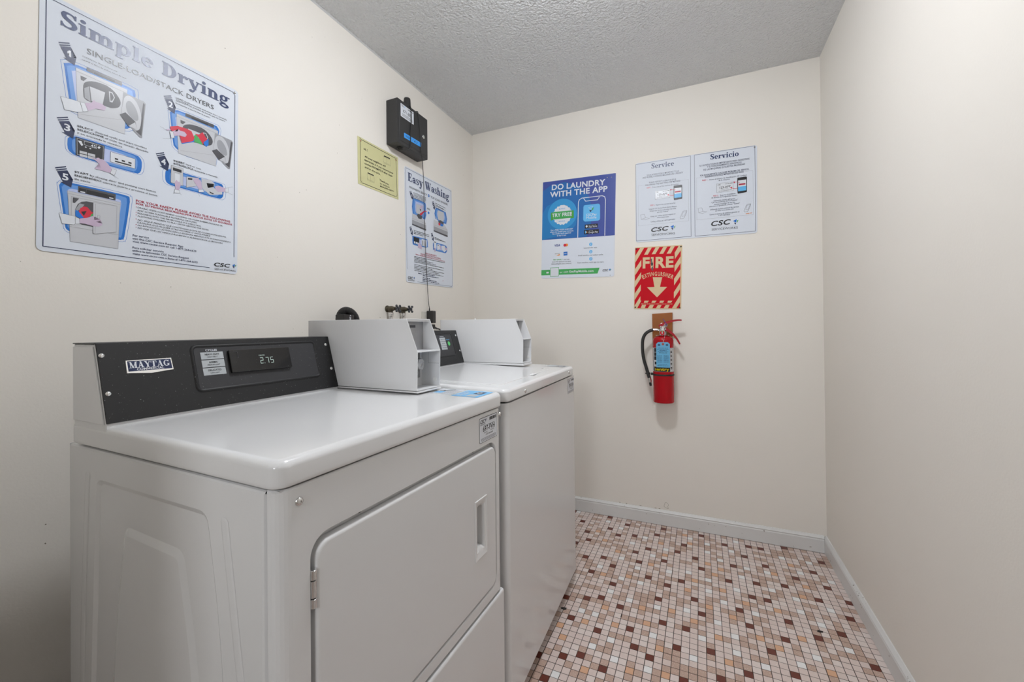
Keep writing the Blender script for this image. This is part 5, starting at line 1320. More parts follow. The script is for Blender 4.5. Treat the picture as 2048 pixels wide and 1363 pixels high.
def dryer():
    t = thing('clothes_dryer', 'white front-loading clothes dryer with black console and coin box, nearest the camera', 'dryer', (.8946, -2.1311, 0), (0, 0, math.radians(-1.5)))
    yL, yR = .010, .650
    # cabinet: black core painted as shade in the gaps, pressed left side panel, plain rest
    bm = B()
    def P(pts, y): return [(x, y, z) for x, z in pts]
    outer = [(-.612, .03), (-.034, .03), (-.034, .8995), (-.612, .8995)]
    e1 = round_poly([(-.552, .03 + .05), (-.072, .03 + .05), (-.1285, .700), (-.158, .853), (-.5055, .851)], [.03, .03, .1, .022, .022], 5)
    e1i = inset(e1, .010)
    ia = round_poly([(-.490, .14), (-.150, .14), (-.190, .62), (-.228, .779), (-.409, .782), (-.442, .62)], [.03, .03, .1, .02, .02, .1], 5)
    iai = inset(ia, .014)
    vo = [bm.verts.new((x, yL, z)) for x, z in outer]
    R = loops(bm, [P(e1, yL), P(inset(e1, .0015), yL + .0003), P(inset(e1, .0085), yL + .0037), P(e1i, yL + .004)])
    fill_between(bm, vo, R[0])
    R2 = loops(bm, [P(ia, yL + .004), P(inset(ia, .0015), yL + .0037), P(inset(ia, .0125), yL + .0003), P(iai, yL)], False, True)
    fill_between(bm, R[-1], R2[0])
    # flare stiffening ribs either side
    for rib in ([(-.126, .852), (-.108, .852), (-.067, .60), (-.050, .20), (-.068, .20), (-.085, .60)], [(-.547, .858), (-.529, .858), (-.548, .60), (-.566, .20), (-.585, .20), (-.567, .60)]):
        rp = round_poly(rib, .008, 4); loops(bm, [P(rp, yL - .0002), P(inset(rp, .0045), yL - .0012)], False, True)
    # front fold of the side panel
    strip = [(-.034, yL), (-.0300, yL + .0008), (-.0272, yL + .0035), (-.0265, yL + .012)]
    for (xa, ya), (xb, yb) in zip(strip, strip[1:]):
        q = [bm.verts.new(p) for p in ((xa, ya, .03), (xb, yb, .03), (xb, yb, .8995), (xa, ya, .8995))]; bm.faces.new(q)
    topf = [(yL, .8995), (yL + .0015, .9022), (yL + .004, .9035), (yL + .02, .9035)]
    for (ya, za), (yb, zb) in zip(topf, topf[1:]):
        q = [bm.verts.new(p) for p in ((-.612, ya, za), (-.0265, ya, za), (-.0265, yb, zb), (-.612, yb, zb))]; bm.faces.new(q)
    box(bm, -.612, -.03, yR - .002, yR, .03, .9035)
    box(bm, -.613, -.611, yL, yR, .03, .9035)
    box(bm, -.612, -.05, yL + .006, yR, .028, .031)
    box(bm, -.608, -.060, yL + .0075, yR - .004, .04, .9033, mi=1)
    obj('cabinet', bm, [M_ENAMEL, M_GAP_SHADE], t, 35)
    for x, y in ((-.56, .06), (-.56, .60), (-.08, .06), (-.08, .60)):
        bm = B(); lathe(bm, [(.018, 0), (.018, .010), (.008, .012), (.008, .030)], (x, y, 0), n=14); obj('foot', bm, M_RUBBER, t, 40)
    # front panel with the door opening
    z0, z1 = .4275, .9055
    bm = B()
    def arc(cx, cy, r, a0, a1, n=6): return [(cx + r * math.cos(math.radians(a0 + (a1 - a0) * i / n)), cy + r * math.sin(math.radians(a0 + (a1 - a0) * i / n))) for i in range(n + 1)]
    ol = [(-.0235, yL + .008), (-.0235, yL + .0015), (-.0222, yL)] + arc(-.020, yL + .020, .020, 270, 360)
    orr = arc(-.020, yR - .020, .020, 0, 90) + [(-.0235, yR)]
    def strips(pts):
        for (xa, ya), (xb, yb) in zip(pts, pts[1:]):
            bm.faces.new([bm.verts.new(p) for p in ((xa, ya, z0), (xb, yb, z0), (xb, yb, z1 - .003), (xa, ya, z1 - .003))])
            f = .0022
            c = lambda x, y: (x - f if x > -.03 else x, y + (f if y < .3 else -f))
            (xc, yc), (xd, yd) = c(xa, ya), c(xb, yb)
            bm.faces.new([bm.verts.new(p) for p in ((xa, ya, z1 - .003), (xb, yb, z1 - .003), (xd, yd, z1), (xc, yc, z1))])
    strips(ol); strips(orr)
    hole = rrect(.0575, .6195, .4485, .8255, .032, 7)
    vo = [bm.verts.new(p) for p in ((0, yL + .02, z0), (0, yR - .02, z0), (0, yR - .02, z1 - .003), (0, yL + .02, z1 - .003))]
    hp = lambda o, x: [(x, y, z) for y, z in inset(hole, o)]
    RR = loops(bm, [hp(0, 0), hp(.0012, -.0010), hp(.0022, -.0035), hp(.0026, -.014)])
    fill_between(bm, vo, RR[0])
    q = [bm.verts.new(p) for p in ((0, yL + .02, z1 - .003), (0, yR - .02, z1 - .003), (-.0022, yR - .02, z1), (-.0022, yL + .02, z1))]; bm.faces.new(q)
    box(bm, -.022, -.004, yL + .004, yR - .004, z1 - .0015, z1 - .0004)
    pk = [bm.verts.new((-.014, y, z)) for y, z in ((.500, .550), (.570, .550), (.570, .715), (.500, .715))]
    fill_between(bm, RR[-1], pk)
    obj('front_panel', bm, M_ENAMEL, t, 40)
    # door with its recessed pull
    d_o = rrect(.0668, .6142, .4550, .8128, .022, 7)
    dp = lambda o, x: [(x, y, z) for y, z in inset(d_o, o)]
    bm = B(); RR = loops(bm, [dp(0, -.0125), dp(0, -.0035), dp(.0012, -.0005), dp(.0035, .0012), dp(.006, .0015)])
    hr = [(.5065, .5628), (.5612, .5628), (.5612, .7022), (.5065, .7022)]
    vi = [bm.verts.new((.0015, y, z)) for y, z in hr]; fill_between(bm, RR[-1], vi)
    door = obj('door', bm, M_ENAMEL, t, 40)
    bm = B()
    def ring(y0_, y1_, za, zb, x, curve):
        n = 8; pts = []
        for k in range(n): s = k / n; pts.append((x, y0_ + (y1_ - y0_) * s, za + curve * math.sin(PI * s)))
        for k in range(n): pts.append((x, y1_, za + (zb - za) * k / n))
        for k in range(n): s = k / n; pts.append((x, y1_ - (y1_ - y0_) * s, zb + curve * math.sin(PI * s)))
        for k in range(n): pts.append((x, y0_, zb - (zb - za) * k / n))
        return pts
    loops(bm, [ring(.5050, .5626, .5612, .7038, .0012, 0), ring(.5055, .5621, .5617, .7033, .0034, 0), ring(.5080, .5600, .5640, .7010, .0040, 0), ring(.5105, .5580, .5690, .6960, .0018, .0), ring(.5150, .5510, .5770, .6880, .0016, .004),
               ring(.5165, .5495, .5830, .6800, -.004, .005), ring(.5175, .5490, .5860, .6760, -.026, .003)], False, True)
    obj('handle', bm, mat('white_pull_plastic', (.74, .74, .74), .3), door, 40)
    for k, (za, zb, r) in enumerate(((.7640, .7790, .0047), (.7385, .7636, .0043), (.7240, .7381, .0047))):
        if k == 0: hb = B()
        lathe(hb, [(r * .7, za), (r, za + .001), (r, zb - .001), (r * .7, zb)], (-.0005, .0630, 0), (0, 0, 1), 16)
    box(hb, -.012, -.003, .0585, .0655, .727, .776)
    obj('hinge', hb, M_CHROME, door, 40)
    for y in (.1523, .5069):
        bm = B(); lathe(bm, [(.004, 0), (.004, .0006), (.002, .001)], (-.006, y, .8232), (0, 0, -1), 12); obj('catch_hole', bm, M_RUBBER, t, 40)
    # lower panel
    bm = B(); prism(bm, [(-.022, .035), (.003, .035), (.003, .4125), (.0018, .4175), (-.0015, .4205), (-.022, .4215)], 'y', yL + .0015, yR + .002, .002, 2); obj('lower_panel', bm, M_ENAMEL, t, 40)
    for y, z in ((.0407, .8834), (.6420, .8878)): screw('screw', (0, y, z), (1, 0, 0), .0062, t)
    bm = B(); box(bm, -.585, -.012, .022, .640, .9030, .9100); obj('cap_gap_shade', bm, M_RUBBER, t, 0)  # dark slab put in as the shade of the gap under the top
    cap(t, 'top', -.595, .005, .004, .652, .9095, .9515, .9462)
    asset_label(t, .5325, .6250, .8350, .8965, '697-FVH')
    console(t, 0, 0); coin_box(t, .511, 0)
    # payment stickers on the top
    s = (.9515 - .9462) / .600
    Mt = Matrix(((1, 0, 0, 0), (0, 1, 0, 0), (-s, 0, 1, .9462 + .005 * s + .0003), (0, 0, 0, 1)))
    a = Art(t, Mt, 0); P = 'payment_sticker'
    a.poly(P, 'sky', [(-.088, .541), (-.010, .541), (-.012, .632), (-.092, .631)], 1); a.poly(P, 'navy', [(-.048, .585), (-.024, .585), (-.025, .620), (-.050, .620)], 2)
    a.poly(P, 'greyq', [(-.050, .548), (-.022, .548), (-.022, .578), (-.050, .578)], 2)
    a.disc(P, 'white', (-.038, .603), .008, 3, 16); a.disc(P, 'navy', (-.038, .603), .004, 4, 12)
    for k in range(3): a.dashes(P, 'white', (-.080 + .009 * k, .548), (-.080 + .009 * k, .615 - .01 * k), .0055, 3)
    P = 'instruction_sticker'
    a.poly(P, 'white', [(-.168, .556), (-.100, .556), (-.102, .632), (-.172, .632)], 0); a.poly(P, 'sky', [(-.160, .566), (-.136, .566), (-.136, .590), (-.160, .590)], 1); a.poly(P, 'grey3', [(-.168, .560), (-.160, .560), (-.160, .590), (-.168, .590)], 1)
    a.line(P, 'black', [(-.160, .598), (-.150, .606), (-.146, .598), (-.134, .622), (-.128, .628)], .005, False, 2)
    for k in range(5): a.dashes(P, 'grey3', (-.128 + .0055 * k, .562), (-.128 + .0055 * k, .622), .0025, 1)
    a.done()
dryer()

def washer():
    t = thing('washing_machine', 'white top-loading washing machine behind the dryer, in the far left corner', 'washing machine', (.9102, -1.4171, 0), (0, 0, math.radians(1.35)))
    y0, y1 = -.026, .735
    bm = B(); prism(bm, rrect(-.59, 0, y0, y1, .020, 7), 'z', .052, .9066, .003, 2); obj('cabinet', bm, M_ENAMEL, t, 50)
    bm = B(); box(bm, -.57, -.012, y0 + .014, y1 - .03, .9060, .9118); obj('cap_gap_shade', bm, M_RUBBER, t, 0)  # black slab painting the shade in the slit below the washer top
    for x, y in ((-.54, .03), (-.54, .68), (-.05, .03), (-.05, .68)):
        bm = B(); lathe(bm, [(.020, 0), (.020, .012), (.009, .014), (.009, .0525)], (x, y, 0), n=14); obj('foot', bm, M_RUBBER, t, 40)
    zf, zr = .9462, .9645
    cap(t, 'top', -.595, .004, -.030, .712, .9112, zr, zf, .024, .0125)
    s = (zr - zf) / .599
    zt = lambda x: zf + (.004 - x) * s
    bm = B(); pts = rrect(-.445, -.046, .030, .530, .03, 6)
    f = lambda o, h: [(x, y, zt(x) + h) for x, y in inset(pts, o)]
    loops(bm, [f(0, -.001), f(.001, .0016), f(.004, .0026)], False, True); lid = obj('lid', bm, M_ENAMEL, t, 40)
    bm = B(); prism(bm, [(-.052, .30), (-.040, .30), (-.040, .345), (-.060, .345)], 'z', zt(-.05) + .0006, zt(-.05) + .0034, .0008, 1); obj('lid_tab', bm, M_STEEL_W, lid, 30)
    bm = B(); lathe(bm, [(.004, 0), (.004, .002), (.002, .003)], (-.085, .540, zt(-.085)), n=12); obj('lid_bumper', bm, mat('grey_bumper', (.3, .3, .3), .5), t, 40)
    for y, z in ((.1078, .9245), (.6225, .9272)): screw('screw', (.0038, y, z), (1, 0, 0), .0062, t)
    asset_label(t, .6130, .7185, .8368, .8975, '789-VLM')
    console(t, .027, .0105, True); coin_box(t, .538, .0105, .004)
    bm = B(); lathe(bm, [(.004, 0), (.004, .004), (.0025, .006)], (-.42, .588, 1.1555), n=12); obj('top_plug', bm, M_WHITEPL, t, 40)
    Mt = Matrix(((1, 0, 0, 0), (0, 1, 0, 0), (-s, 0, 1, zt(0) + .0003), (0, 0, 0, 1)))
    a = Art(t, Mt, 0); P = 'payment_sticker'
    a.poly(P, 'greyq', [(-.100, .628), (-.020, .628), (-.020, .700), (-.100, .700)], 1); a.poly(P, 'grey3', [(-.062, .640), (-.024, .640), (-.024, .690), (-.062, .690)], 2); a.disc(P, 'white', (-.042, .665), .010, 3, 16)
    for k in range(3): a.dashes(P, 'white', (-.092 + .009 * k, .635), (-.092 + .009 * k, .690), .005, 3)
    a.done()
washer()
# ------------------------------------------------------------------ metal box on the left wall
def meter_box():
    t = thing('lock_box', 'black metal lock box with stub antenna, high on the left wall', 'lock box', (.0004, -.7424, 2.0300))
    hw = .1241; H2 = .2190; dp = .0700
    bm = B(); box(bm, 0, dp, -hw, hw, 0, H2, .003, 2); obj('body', bm, M_BOX, t, 40)
    bm = B(); box(bm, dp - .001, dp + .0016, -.1105, .1095, .0165, .2025, .001, 1); d = obj('door', bm, M_BOX, t, 40)
    bm = B(); box(bm, dp - .0005, dp + .0002, -.1118, .1108, .0150, .2040); obj('door_gap', bm, M_RUBBER, t, 0)
    bm = B(); lathe(bm, [(.0098, 0), (.0098, .003), (.0085, .0042), (.0045, .0042), (.0042, .003), (0, .003)], (dp + .0016, .0811, .1074), (1, 0, 0), 20); obj('lock', bm, M_CHROME, d, 40)
    M = slope_matrix(Vector((dp + .0018, 0, 0)), Vector((0, 0, 1)), Vector((1, 0, 0)))
    a = Art(d, M, 0); P = 'asset_label'; u0, u1, v0, v1 = -.1025, .0010, .1365, .2010; W = u1 - u0; Hh = v1 - v0
    a.poly(P, 'white', rrect(u0, u1, v0, v1, .003, 3), 1)
    a.text(P, 'grey4', 'CSC', (u0 + .005, v1 - .012), (u0 + .028, v1 - .012), .008, 2, 1, 3); a.poly(P, 'sky', [(u0 + .030, v1 - .005), (u0 + .036, v1 - .003), (u0 + .032, v1 - .012)], 3)
    a.dashes(P, 'black', (u0 + .056, v1 - .010), (u0 + .100, v1 - .010), .007, 3)
    a.text(P, 'black', '671-JBS', (u0 + .018, v0 + .027), (u0 + .082, v0 + .027), .014, 1, 0, 3)
    for k in range(3): a.dashes(P, 'grey4', (u0 + .012, v0 + .007 + .005 * k), (u0 + .092, v0 + .007 + .005 * k), .003, 3)
    a.done()
    a = Art(d, M, .0003); P = 'blue_tape'
    INK['tape'] = M_TAPE
    a.poly(P, 'tape', [(-.0783, .0400), (.0632, .0446), (.0636, .0690), (-.0780, .0640)], 1)
    a.text(P, 'navy', 'WASH', (-.066, .0475), (-.030, .0485), .010, 1, 1, 2); a.text(P, 'navy', '1 & 3', (-.010, .0488), (.030, .0500), .011, 1, 1, 2)
    a.done({'blue_tape': 'bright blue tape strip with handwriting'})
    bm = B(); lathe(bm, [(.0215, 0), (.0205, .012), (.0170, .048), (.0155, .053), (.009, .054)], (.040, -.014, H2), (.06, .0, 1), 20); obj('antenna', bm, M_PLAST, t, 40)
    bm = B(); lathe(bm, [(.015, 0), (.015, -.006), (.0085, -.006), (.0085, -.001)], (.034, -.0665, 0), (0, 0, 1), 20); obj('grommet', bm, M_RUBBER, t, 40)
    y = -.0264
    pts = smooth_path([(.046, -.012, H2 + .010), (.060, y, H2 + .006), (dp + .0035, y + .001, H2 - .004), (dp + .0045, y + .004, .17), (dp + .0045, y + .003, .135), (dp + .005, y - .002, .10), (dp + .005, y - .003, .05), (dp + .004, y - .004, .012), (dp - .004, y - .012, -.005), (.050, y - .026, -.009), (.036, -.066, -.004)], 6)
    bm = B(); tube(bm, pts, .0024, 8); obj('antenna_wire', bm, M_RUBBER, t, 60)
meter_box()
def power_adapter():
    t = thing('power_adapter', 'black plug-in power adapter whose thin cord hangs down from the lock box', 'power adapter', (.0075, -.5400, 1.1820))
    bm = B(); box(bm, 0, .0415, -.0166, .0173, -.0340, .0345, .004, 3); obj('body', bm, M_PLAST, t, 50)
    bm = B(); lathe(bm, [(.0035, 0), (.0030, .014), (.0018, .016)], (.012, -.004, .0335), n=12); obj('strain_relief', bm, M_RUBBER, t, 40)
    w = [(.0195, -.5440, 1.2310), (.0200, -.5495, 1.2500), (.0200, -.5570, 1.3036), (.0200, -.5690, 1.4421), (.0200, -.5790, 1.6000), (.0210, -.5835, 1.7000), (.0210, -.5874, 1.7724), (.030, -.6010, 1.9000), (.055, -.6440, 1.9900), (.0745, -.6765, 2.0250), (.0758, -.6850, 2.06), (.0762, -.6930, 2.1360), (.0758, -.7020, 2.2000), (.0752, -.7080, 2.2440), (.068, -.7090, 2.2525), (.045, -.708, 2.2525), (.020, -.707, 2.2560), (.004, -.706, 2.247)]
    pts = [(x - .0075, y + .5400, z - 1.1820) for x, y, z in w]
    bm = B(); tube(bm, smooth_path(pts, 5), .0018, 7); obj('cord', bm, M_RUBBER, t, 60)
power_adapter()
def outlet():
    t = thing('wall_outlet', 'cream electrical outlet plate behind the black power adapter', 'wall outlet', (.0003, -.5580, 1.1555))
    bm = B(); box(bm, 0, .0055, -.0345, .0345, -.0570, .0570, .002, 2); obj('cover_plate', bm, mat('ivory_plate', (.70, .68, .62), .35), t, 40)
    for z in (-.0195, .0255):
        bm = B(); prism(bm, rrect(-.0165, .0165, z - .014, z + .014, .008, 4), 'x', .005, .0068, .0005, 1); obj('socket', bm, mat('ivory_plate', (.70, .68, .62), .35), t, 40)
outlet()
def power_plug():
    t = thing('power_plug', 'black three-prong plug lying under the power adapter beside the coin box', 'power plug', (.0078, -.5200, 1.1280))
    bm = B(); prism(bm, rrect(-.020, .018, -.013, .013, .005, 4), 'x', 0, .022, .003, 2); prism(bm, [(.016, -.008), (.050, -.017), (.052, -.010), (.016, .006)], 'x', .006, .016, .003, 2); obj('body', bm, M_PLAST, t, 50)
    bm = B(); tube(bm, smooth_path([(.011, .045, -.011), (.012, .070, -.015), (.014, .092, -.026), (.016, .100, -.05), (.014, .100, -.12), (.012, .098, -.30)], 5), .0042, 8); obj('cord', bm, M_RUBBER, t, 60)
power_plug()
def valve(y, lab):
    z = 1.2165
    t = thing('water_valve', lab, 'water valve', (.0004, y, z), None, None)
    bm = B(); lathe(bm, [(.017, 0), (.017, .003), (.010, .006), (.010, .012), (.013, .014), (.0135, .030), (.011, .034), (.0105, .040), (.0085, .043), (.0085, .052)], (0, 0, 0), (1, 0, 0), 18)
    lathe(bm, [(.0095, -.002), (.0105, -.012), (.0105, -.020)], (.0225, 0, 0), (0, 0, 1), 16)
    obj('body', bm, M_BRASS, t, 40)
    bm = B(); lathe(bm, [(.0060, .050), (.0065, .072), (.0045, .076)], (0, 0, 0), (1, 0, 0), 12)
    for k in range(4):
        a = math.radians(45 + 90 * k); d = Vector((0, math.cos(a), math.sin(a)))
        tube(bm, [Vector((.068, 0, 0)), Vector((.068, 0, 0)) + d * .014], [.0042, .0040], 8)
        bmesh.ops.create_uvsphere(bm, u_segments=10, v_segments=8, radius=.0062, matrix=Matrix.Translation(Vector((.068, 0, 0)) + d * .0175))
    obj('handle', bm, mat('dark_cast_handle', (.07, .075, .085), .4, metal=.5), t, 50)
    bm = B(); lathe(bm, [(.0125, -.019), (.0130, -.027), (.0125, -.028), (.0140, -.030), (.0140, -.036), (.0095, -.039), (.0090, -.055)], (.0225, 0, 0), (0, 0, 1), 12); obj('hose_nut', bm, M_CHROME, t, 30)
    bm = B(); tube(bm, smooth_path([(.0225, 0, -.050), (.0225, 0, -.15), (.030, .01, -.30), (.040, .03, -.50)], 5), .0095, 10); obj('hose', bm, M_STEEL, t, 60)
valve(-.8700, 'tarnished brass water valve with cross handle, left one of the pair')
valve(-.7750, 'tarnished brass water valve with cross handle, right one of the pair')
def drain_hose():
    t = thing('drain_hose', 'black ribbed drain hose arching into a square black fitting behind the dryer coin box', 'drain hose', (.0004, -1.2380, 1.0500))
    bm = B(); box(bm, .082, .128, -.0310, .0240, .02, .1270, .003, 2); obj('fitting', bm, M_PLAST, t, 40)
    a = Art(t, slope_matrix(Vector((.1282, 0, 0)), Vector((0, 0, 1)), Vector((1, 0, 0))), 0)
    a.text('fitting_print', 'white', '08', (-.003, .102), (.006, .102), .016, 2, 0, 1); a.poly('fitting_print', 'white', [(-.002, .121), (.007, .121), (.0025, .125)], 1); a.done()
    path = smooth_path([(.080, -.006, .105), (.082, -.002, .127), (.086, .012, .141), (.092, .030, .1405), (.098, .046, .128), (.102, .056, .105), (.102, .060, .06), (.10, .062, 0), (.10, .062, -.15), (.10, .062, -.50), (.10, .062, -1.030)], 14)
    # ribs: alternate the radius along the path by arc length
    out = [path[0]]; rad = []; acc = 0; P2 = []; step = .0016
    total = 0; segs = []
    for a_, b_ in zip(path, path[1:]): segs.append((total, a_, b_)); total += (b_ - a_).length
    k = 0; s_ = 0; i = 0
    while s_ < total:
        while i < len(segs) - 1 and segs[i + 1][0] < s_: i += 1
        s0, a_, b_ = segs[i]; P2.append(a_.lerp(b_, min(1, (s_ - s0) / max((b_ - a_).length, 1e-9)))); rad.append(.0178 if k % 2 else .0160); k += 1; s_ += step
    bm = B(); tube(bm, P2, rad, 16); obj('hose', bm, M_RUBBER, t, 25)
drain_hose()
# ------------------------------------------------------------------ fire extinguisher on its board
def backboard():
    bm = B(); prism(bm, [(1.1610, 1.1870), (1.1615, .9200), (1.2670, .9200), (1.2678, 1.1925)], 'y', -.0195, -.0004, .0015, 1)
    o = obj('backboard', bm, M_WOOD, None, 30); tag(o, 'reddish brown varnished wood board behind the fire extinguisher', 'board')
backboard()
def extinguisher():
    cx, cy = 1.2220, -.0800
    t = thing('fire_extinguisher', 'red fire extinguisher with black hose and blue tag hanging on a wood board', 'fire extinguisher', (cx, cy, .7040))
    Z = lambda z: z - .7040
    r = .0537
    bm = B(); lathe(bm, [(r - .006, .001), (r - .003, 0), (r, .004), (r, Z(1.040)), (r - .004, Z(1.052)), (r - .014, Z(1.060)), (.022, Z(1.065)), (.014, Z(1.066)), (.014, Z(1.072))], (0, 0, 0), n=48); obj('cylinder', bm, M_RED, t, 50)
    def wrap(name, z0, z1, a0, a1, rr, m, n=24):
        bm = B(); rings = []
        for q, zz in ((rr, z0), (rr, z1)): rings.append([(q * math.cos(math.radians(a0 + (a1 - a0) * i / n)), q * math.sin(math.radians(a0 + (a1 - a0) * i / n)), zz) for i in range(n + 1)])
        v = [[bm.verts.new(p) for p in R] for R in rings]
        for i in range(n): bm.faces.new((v[0][i], v[0][i + 1], v[1][i + 1], v[1][i]))
        return obj(name, bm, m, t, 60)
    wrap('wrap_label', Z(.8730), Z(1.0010), 0, -359, r + .0003, M_LBL, 60)
    # printing on the wrap label: face towards the room around -90 degrees
    lab = B(); cols = []
    def lp(u0, u1, z0, z1, col, k=1):
        if col not in cols: cols.append(col)
        rr = r + .0003 + .0002 * k; n = max(2, int(abs(u1 - u0) / .003))
        ring = lambda z: [lab.verts.new((rr * math.cos(-PI / 2 + (u0 + (u1 - u0) * i / n) / r), rr * math.sin(-PI / 2 + (u0 + (u1 - u0) * i / n) / r), z)) for i in range(n + 1)]
        A_, B_ = ring(z0), ring(z1)
        for i in range(n): lab.faces.new((A_[i], A_[i + 1], B_[i + 1], B_[i])).material_index = cols.index(col)
    lp(-.052, .040, Z(.874), Z(.9000), 'black'); lp(-.052, .040, Z(.9), Z(.903), 'white')
    for z0, z1 in ((.978, .999), (.957, .976), (.935, .955)): lp(-.050, -.024, Z(z0), Z(z1), 'black')
    lp(-.050, -.030, Z(.908), Z(.932), 'white'); lp(-.046, -.034, Z(.911), Z(.926), 'black', 2)
    for k in range(16): lp(.044, .056, Z(.880 + .0072 * k), Z(.884 + .0072 * k), 'black' if k % 3 else 'white'); lp(-.068, -.060, Z(.880 + .0072 * k), Z(.884 + .0072 * k), 'grey4')
    V, Fs, wd = text_geo('sentry', 2)
    cols.append('yellow'); x0, x1 = -.044, .034; h_ = .0150 / CAPH; sx = (x1 - x0) / wd; vs = []
    for x, y in V:
        a = -PI / 2 + (x0 + x * sx) / r; vs.append(lab.verts.new(((r + .0009) * math.cos(a), (r + .0009) * math.sin(a), Z(.8795) + y * h_)))
    for f in Fs: lab.faces.new([vs[i] for i in f]).material_index = cols.index('yellow')
    me = bpy.data.meshes.new('label_print'); lab.to_mesh(me); lab.free()
    for c in cols: me.materials.append(ink(c))
    o = bpy.data.objects.new('label_print', me); COL.objects.link(o); o.parent = t
    bm = B(); lathe(bm, [(r + .0002, Z(.8500)), (r + .0022, Z(.8505)), (r + .0022, Z(.8585)), (r + .0002, Z(.8590))], (0, 0, 0), n=40)
    box(bm, -.066, -.045, -.012, .004, Z(.8500), Z(.8620), .002, 1); lathe(bm, [(.0105, -.006), (.0105, .006)], (-.0790, -.008, Z(.858)), (.15, 0, 1), 14); box(bm, -.0950, -.0850, -.010, -.004, Z(.8555), Z(.8605), .001, 1)
    obj('hose_band', bm, M_RUBBER, t, 40)
    bm = B(); lathe(bm, [(.034, Z(1.0665)), (.035, Z(1.0685)), (.030, Z(1.0710)), (.016, Z(1.0720))], (-.003, 0, 0), n=28); obj('neck_collar', bm, M_CHROME, t, 40)
    bm = B(); lathe(bm, [(.0165, Z(1.070)), (.0175, Z(1.078)), (.0175, Z(1.096)), (.0140, Z(1.104)), (.0130, Z(1.120)), (.0100, Z(1.124))], (-.001, 0, 0), n=10); box(bm, -.013, .011, -.009, .010, Z(1.112), Z(1.1345), .003, 2); obj('valve_body', bm, M_CHROME, t, 40)
    bm = B(); lathe(bm, [(.0140, 0), (.0140, .006), (.0120, .008), (.0115, .0065)], (-.002, -.0160, Z(1.0815)), (0, -1, 0), 24); g = obj('pressure_gauge', bm, M_CHROME, t, 40)
    a = Art(g, Matrix(((1, 0, 0, -.002), (0, 0, -1, -.0226), (0, 1, 0, Z(1.0815)), (0, 0, 0, 1))), 0)
    a.disc('gauge_dial', 'red2', (0, 0), .0112, 1, 24); a.disc('gauge_dial', 'greyq', (0, -.001), .0042, 3, 14); a.poly('gauge_dial', 'green', [(-.003, .004), (.003, .004), (.004, .010), (-.004, .010)], 2); a.line('gauge_dial', 'white', [(0, 0), (.0015, .009)], .0012, False, 4); a.done()
    # levers: upper carry lever and lower squeeze handle, pressed red steel
    def lever(name, path, w0, w1):
        P = smooth_path(path, 5); bm = B(); rings = []
        for i, p in enumerate(P):
            d = (P[min(i + 1, len(P) - 1)] - P[max(i - 1, 0)]).normalized(); nn = Vector((-d.z, 0, d.x)); s = i / (len(P) - 1); h_ = (.0085 * (1 - s) + .0035 * s); ww = w0 * (1 - s) + w1 * s
            rings.append([p + nn * a_ * h_ + Vector((0, b_ * ww, 0)) for a_, b_ in ((-1, -1), (.7, -1), (1, -.7), (1, .7), (.7, 1), (-1, 1), (-.8, .8), (.6, .75), (.6, -.75), (-.8, -.8))])
        loops(bm, rings, True, True); return obj(name, bm, M_REDLEVER, t, 35)
    lever('carry_lever', [(-.0190, -.004, Z(1.1160)), (.000, -.004, Z(1.1260)), (.022, -.004, Z(1.1365)), (.050, -.004, Z(1.1450)), (.078, -.004, Z(1.1490)), (.0955, -.004, Z(1.1485))], .0095, .0075)
    lever('squeeze_lever', [(.012, -.004, Z(1.1030)), (.026, -.004, Z(1.0950)), (.050, -.004, Z(1.0740)), (.070, -.004, Z(1.0490)), (.0860, -.004, Z(1.0190))], .0095, .0080)
    for x, z in ((-.010, 1.1140), (.014, 1.1010)): screw('rivet', (x, -.0135, Z(z)), (0, -1, 0), .0048, t)
    bm = B(); ringp = [(.017 + .008 * math.cos(a_), -.0165 + .003 * math.sin(a_), Z(1.1230) + .008 * math.sin(a_)) for a_ in [2 * PI * k / 20 for k in range(21)]]; tube(bm, ringp, .0012, 6); tube(bm, [(.010, -.016, Z(1.1190)), (.010, .014, Z(1.1215))], .0018, 8); obj('pull_pin', bm, M_CHROME, t, 50)
    bm = B(); tube(bm, smooth_path([(.021, -.019, Z(1.1200)), (.016, -.020, Z(1.1330)), (.008, -.020, Z(1.1470)), (.003, -.019, Z(1.1570))], 4), .0013, 6); obj('seal_tie', bm, mat('blue_nylon', (.05, .06, .40), .4), t, 50)
    # hose
    hp = [(-.0165, -.002, Z(1.0970)), (-.0300, -.003, Z(1.0980)), (-.0500, -.004, Z(1.0975)), (-.0720, -.006, Z(1.0900)), (-.0920, -.007, Z(1.0740)), (-.1040, -.008, Z(1.0480)), (-.1075, -.008, Z(1.0150)), (-.1060, -.008, Z(.9700)), (-.1000, -.008, Z(.9300)), (-.0900, -.008, Z(.8950)), (-.0790, -.008, Z(.8550)), (-.0725, -.008, Z(.8300))]
    bm = B(); tube(bm, smooth_path(hp[2:], 6), .0088, 14); obj('hose', bm, M_RUBBER, t, 60)
    bm = B(); tube(bm, hp[:2] + [(-.052, -.004, Z(1.0975))], [.0068, .0078, .0084], 14); tube(bm, [(-.0735, -.008, Z(.8340)), (-.0700, -.008, Z(.8190)), (-.0685, -.008, Z(.8090))], [.0092, .0092, .0070], 14); obj('hose_ferrule', bm, M_CHROME, t, 50)
    bm = B(); tube(bm, [(-.0690, -.008, Z(.8110)), (-.0660, -.008, Z(.7900))], [.0070, .0062], 14); obj('nozzle', bm, M_RUBBER, t, 50)
    # wall hook bracket
    bm = B(); box(bm, -.012, .012, .014, .0600, Z(1.098), Z(1.104), .001, 1); box(bm, -.014, .014, .0570, .0602, Z(1.06), Z(1.135), .001, 1); obj('hook_bracket', bm, M_ZINC, t, 30)
    return t
extinguisher()
